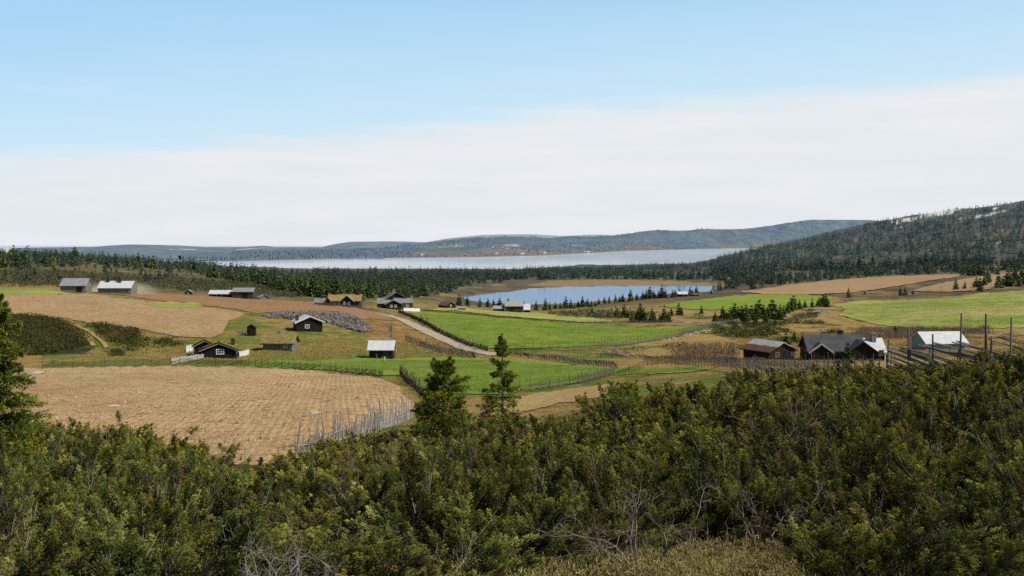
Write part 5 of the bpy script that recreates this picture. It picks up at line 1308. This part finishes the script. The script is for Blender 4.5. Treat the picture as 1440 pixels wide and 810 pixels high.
def stone_heap(label, poly, y0, y1, n, s0, s1, hmax, seed, m):
    rng = np.random.default_rng(seed); k = n * 60; us = [float(usl(*p)) for p in poly]
    y = np.sqrt(rng.uniform(y0**2, y1**2, k)); x = rng.uniform(min(us), max(us), k) * y; z = ground(x, y); px, py = project(x, y, z)
    ok = inpoly(px + 6 * (fbm(x, y, 4, 2) - .5), py, poly); x, y, z = x[ok][:n], y[ok][:n], z[ok][:n]
    Vs, Fs = [], []; pr = [stone_arrays(500 + i) for i in range(6)]
    for i in range(len(x)):
        v, f = pr[i % 6]; a = rng.uniform(0, 6.28); s = rng.uniform(s0, s1) * (1.6 if rng.random() < .06 else 1); c, q = math.cos(a), math.sin(a)
        Vs.append(np.stack([x[i] + (v[:, 0] * c - v[:, 1] * q) * s, y[i] + (v[:, 0] * q + v[:, 1] * c) * s, z[i] + v[:, 2] * s + rng.uniform(0, hmax) * float(fbm(x[i] / 4, y[i] / 4, 3))], -1)); Fs.append(f + 12 * i)
    tag(obj('stones', np_mesh('stones', np.concatenate(Vs), np.concatenate(Fs), m, False)), label, 'stones', None, 'stuff')
stone_heap('long heap of grey field stones behind the black gabled house', [(372,442),(390,440),(430,439),(470,439.5),(500,446),(515,455),(524,466),(508,468.5),(490,463),(470,457),(455,453),(420,450),(372,447.5)], 235, 340, 1700, .22, .52, .9, 91, M_rock)
stone_heap('grey stones lying beside the black outhouse', [(332,468),(340,461),(347,464),(349,472),(338,472)], 200, 250, 45, .15, .35, .4, 92, M_rock)
stone_heap('scattered pale stones on the ochre bank right of the dense grey fence', [(848,494),(870,490),(905,489),(915,494),(880,498),(850,498)], 190, 245, 90, .12, .32, .3, 93, M_rock)
stone_heap('whitish stones along the fence at the right end of the middle meadow', [(928,479),(955,472),(990,463),(1000,466),(970,474),(940,482)], 225, 380, 110, .15, .38, .3, 94, M_rockp)
stone_heap('reddish stone heap among the spruces beyond the middle meadow', [(845,440),(870,432),(895,432),(905,440),(880,445),(850,446)], 430, 620, 160, .4, .9, 1.2, 95, M_rockb)
def boulder(label, px, py, s, m, seed, sq=(1, 1, 1), y0=40, y1=190):
    v, f = stone_arrays(seed); rng = np.random.default_rng(seed); x, y, z = spot(px, py, y0, y1)
    o = obj('boulder', np_mesh('boulder', v * s * np.array(sq), f, m, False), None, (x, y, z + .18 * s)); o.rotation_euler = (0, 0, rng.uniform(0, 6)); tag(o, label, 'boulder')
boulder('squarish brown boulder in the right part of the ploughed field', 506, 563, .55, M_rockb, 1, (1, 1, 1.1)); boulder('flat pale slab lying in the ploughed field above the silvery picket fence', 441, 582, .6, M_rockp, 2, (1.5, 1, .5)); boulder('long pale stone in the left part of the ploughed field', 159, 572, .42, M_rockp, 3, (1.5, 1, .5))
boulder('low pale stone near the lower left edge of the ploughed field', 141, 589, .35, M_rockp, 4, (1.4, 1, .6)); boulder('orange-brown stone at the near end of the ploughed field', 401, 634, .3, M_rockb, 5, (1.3, 1, .7)); boulder('white stone showing behind the dark spruce at the left edge', 49, 527, .9, M_rockp, 6, (1.5, 1, .6))
boulder('grey boulder half hidden at the end of the silvery picket fence', 535, 603, .42, M_rock, 7, (1.3, 1, .9), 55, 90); boulder('rounded grey boulder beside the bushy young spruce', 551, 597, .38, M_rock, 8, (1.1, 1, .9), 55, 95); boulder('small pale boulder just left of the bushy young spruce', 566, 590, .3, M_rockp, 9, (1, 1, .8), 55, 100)
boulder('dark boulder at the upper edge of the stone heap', 389, 441, .9, M_dark, 10, (1.3, 1, .8), 250, 360); boulder('pale stone on the green strip below the leftmost barn', 85, 415, .7, M_dark, 11, (1.6, 1, .6), 300, 400)
o = site('timber_pile', 'heap of bleached timber at the left edge of the large right meadow', 'timber pile', 1153, 441, 380, 470)
for k in range(16):
    a = random.uniform(-.9, .9); L = random.uniform(2, 5); c = Vector((random.uniform(-2.8, 2.8), random.uniform(-1, 1), .25 + .05 * k)); d = Vector((math.cos(a), math.sin(a), random.uniform(-.18, .25))) * L / 2
    MB().bar(c - d, c + d, .13, .10, n=5).build('log', M_pale, o)

cover('heath_shrubs', 'dark low junipers covering the heath left of the tan field and tracks', 'shrubs', 1500, 185, 290, .40, .22, .45, (.022, .028, .010), (.10, .095, .028), 71, [[(-250,443),(0,444),(62,445),(100,458),(118,472),(120,488),(60,500),(-250,500)], [(122,456),(150,458),(190,466),(210,480),(205,490),(170,488),(150,478)], [(170,490),(186,486),(198,492),(182,497)], [(215,480),(245,478),(258,486),(225,490)], [(152,497),(165,495),(168,503),(152,503)]], .36, clump=.7, per=34)
cover('heath_shrubs', 'dark low junipers on the ochre heath around the dense spruce stand', 'shrubs', 1100, 225, 480, .45, .24, .45, (.028, .036, .012), (.10, .105, .03), 72, [[(995,462),(1015,452),(1060,455),(1110,450),(1140,436),(1160,440),(1130,456),(1090,462),(1110,468),(1060,478),(1010,474)], [(925,490),(960,487),(985,490),(960,494)], [(1060,487),(1100,478),(1140,476),(1150,480),(1110,487),(1070,492)], [(1130,455),(1150,452),(1158,456),(1140,459)], [(1150,467),(1175,464),(1182,469),(1160,471)], [(1040,492),(1062,487),(1070,492),(1050,498)]], .34, clump=.7, per=34)
cover('heath_shrubs', 'dark scrub on the bank between the barn and the stone heap beyond the meadow', 'shrubs', 500, 430, 640, .6, .35, .5, (.04, .05, .02), (.13, .11, .045), 73, [[(770,441),(830,437),(880,440),(960,446),(1000,443),(1000,452),(940,456),(880,456),(830,449),(780,445)]], .4, clump=.9, per=30)
cover('thicket', 'leafless grey-brown thicket behind the long black house', 'thicket', 700, 235, 340, 1.5, .055, .8, (.10, .075, .06), (.24, .18, .145), 74, [[(1195,472),(1215,463),(1260,461),(1330,464),(1385,462),(1392,470),(1330,476),(1200,478)]], None, clump=.8, per=26)
cover('thicket', 'leafless brown scrub on the heath left of the red and grey roofed house', 'thicket', 420, 165, 235, 1.0, .045, .75, (.11, .075, .05), (.24, .165, .11), 75, [[(945,503),(990,497),(1030,498),(1040,508),(1000,512),(940,512)]], None, clump=.6, per=26)
cover('thicket', 'brown scrub along the near edge of the large tan field', 'thicket', 380, 480, 900, 1.7, .10, .75, (.10, .075, .055), (.20, .155, .115), 76, [[(1178,430),(1190,421),(1240,419.5),(1290,418),(1360,412),(1400,408),(1400,412),(1300,421),(1230,426)]], None, clump=1.0, per=22)
cover('scrub', 'round ochre bush on the bank below the gravel road', 'bush', 26, 225, 300, .8, .06, .7, (.20, .12, .04), (.42, .28, .09), 77, [[(519,458),(524,452),(534,450),(542,453),(544,459),(532,462)]], None, clump=.55, per=60)
cover('heath_shrubs', 'green-brown low shrubs on the heath behind the left barns', 'shrubs', 1700, 405, 720, .75, .45, .5, (.035, .042, .014), (.15, .125, .04), 78, [[(-100,380),(100,383),(250,392),(380,402),(440,415),(420,420),(360,416),(290,410),(200,408),(100,404),(-100,402)]], .44, clump=1.2, per=26)
cover('tussocks', 'pale dry grass tussocks on the heath and turf', 'grass', 13000, 120, 330, .32, .05, .8, (.22, .17, .05), (.50, .36, .14), 79, [[(860,512),(1000,500),(1060,508),(1050,485),(1000,470),(1120,455),(1180,445),(1250,470),(1440,475),(1440,500),(1180,510)], [(120,500),(240,480),(300,500),(420,478),(560,480),(660,503),(540,503),(430,506),(360,508),(230,508)]], .50, clump=.5, per=14)

def clods(label, poly, y0, y1, n, s0, s1, ca, cb, seed):
    rng = np.random.default_rng(seed); k = n * 8; us = [float(usl(*p)) for p in poly]
    y = np.sqrt(rng.uniform(y0**2, y1**2, k)); x = rng.uniform(min(us), max(us), k) * y; z = ground(x, y); px, py = project(x, y, z)
    ok = inpoly(px, py, poly) & (fbm(x / 5, y / 5, seed, 3) + .35 * rng.random(k) > .60); x, y, z = x[ok][:n], y[ok][:n], z[ok][:n]; n = len(x)
    s = rng.uniform(s0, s1, n) * np.where(rng.random(n) < .05, 1.8, 1); v = np.array([(1,0,0),(0,1,0),(-1,0,0),(0,-1,0),(0,0,1.1)]) ; V = v[None] * rng.uniform(.5, 1.4, (n, 5, 3)) * s[:, None, None]
    a = rng.uniform(0, 6.28, n); c, q = np.cos(a)[:, None], np.sin(a)[:, None]; V = np.stack([V[..., 0] * c - V[..., 1] * q, V[..., 0] * q + V[..., 1] * c, V[..., 2]], -1) + np.stack([x, y, z + .07], -1)[:, None]
    Fc = (np.arange(n)[:, None, None] * 5 + np.array([[0, 1, 4], [1, 2, 4], [2, 3, 4], [3, 0, 4]])[None]).reshape(-1, 3)
    t = rng.random(n)[:, None]; m = NT('clod_soil', 1, 0)
    o = obj('soil_clods', np_mesh('soil_clods', V.reshape(-1, 3), Fc, m.color(m.attr('col').outputs['Color']), False, {'col': np.repeat(np.array(ca) + (np.array(cb) - np.array(ca)) * t, 5, 0)})); tag(o, label, 'soil', None, 'stuff')
clods('clods of earth strewn over the near ploughed field', [(60,518),(230,516),(340,516),(450,523),(535,532),(583,572),(530,602),(428,655),(300,655),(60,615)], 44, 180, 13000, .03, .085, (.17, .10, .055), (.50, .36, .20), 81)
clods('clods and tufts strewn over the upper tan field', [(-60,415),(70,414),(200,426),(320,438),(342,444),(318,455),(300,475),(250,473),(130,454),(0,440),(-60,440)], 215, 390, 8000, .06, .14, (.16, .10, .05), (.46, .32, .17), 82)
clods('clods strewn over the red-brown field', [(170,414),(330,420),(460,430),(540,444),(500,446),(430,439),(330,434),(270,427)], 260, 430, 3500, .07, .16, (.14, .07, .035), (.38, .22, .11), 83)
cover('meadow_grass', 'short spring grass of the green turf below the shed', 'grass', 7000, 110, 225, .13, .035, .75, (.09, .15, .02), (.28, .31, .06), 84, [[(350,512),(450,512),(560,508),(700,508),(860,521),(1000,519),(800,538),(690,556),(640,566),(600,550),(565,525),(450,517)]], None, clump=.5, per=10)
cover('meadow_grass', 'short spring grass of the middle meadow', 'grass', 9000, 215, 440, .20, .06, .75, (.10, .17, .02), (.30, .33, .07), 85, [[(582,442),(690,447),(830,458),(950,463),(1035,457),(960,471),(860,484),(718,489),(655,482),(620,466)]], .42, clump=.8, per=10)
cover('meadow_grass', 'pale spring grass of the large right meadow', 'grass', 9000, 300, 760, .26, .09, .75, (.13, .18, .025), (.46, .40, .14), 86, [[(1175,431),(1290,423),(1440,410),(1500,408),(1500,459),(1300,461),(1250,458),(1182,443)]], .48, clump=1.0, per=10)
cover('heath_twigs', 'bare brown twigs and litter between the junipers', 'twigs', 2600, 11, 60, .20, .007, .55, (.09, .06, .04), (.27, .19, .13), 87, None, .45, clump=.35, per=9)
# dust drifting round the white-roofed barn
def dust():
    x, y, z = spot(176, 412.5, 300, 420); mb = bpy.data.meshes.new('dust'); import bmesh
    bm = bmesh.new(); bmesh.ops.create_icosphere(bm, subdivisions=3, radius=1.0); bm.to_mesh(mb); bm.free()
    o = obj('dust', mb, None, (x, y - 7, z + 1.5)); o.scale = (16, 5, 3.6)
    m = bpy.data.materials.new('dust_haze'); m.use_nodes = True; t = m.node_tree; t.nodes.clear()
    out = t.nodes.new('ShaderNodeOutputMaterial'); v = t.nodes.new('ShaderNodeVolumeScatter'); v.inputs['Color'].default_value = (.86, .76, .62, 1)
    tc = t.nodes.new('ShaderNodeTexCoord'); ln = t.nodes.new('ShaderNodeVectorMath'); ln.operation = 'LENGTH'; t.links.new(tc.outputs['Object'], ln.inputs[0])
    n = t.nodes.new('ShaderNodeTexNoise'); n.inputs['Scale'].default_value = 1.6; t.links.new(tc.outputs['Object'], n.inputs['Vector'])
    r = t.nodes.new('ShaderNodeMapRange'); t.links.new(ln.outputs['Value'], r.inputs[0]); r.inputs[1].default_value = 1.0; r.inputs[2].default_value = .1; r.inputs[3].default_value = 0; r.inputs[4].default_value = .55
    mm = t.nodes.new('ShaderNodeMath'); mm.operation = 'MULTIPLY'; t.links.new(r.outputs[0], mm.inputs[0]); t.links.new(n.outputs[0], mm.inputs[1])
    t.links.new(mm.outputs[0], v.inputs['Density']); t.links.new(v.outputs[0], out.inputs['Volume']); mb.materials.append(m)
    tag(o, 'thin tan dust drifting in front of the white-roofed barn', 'dust', None, 'stuff')
dust()
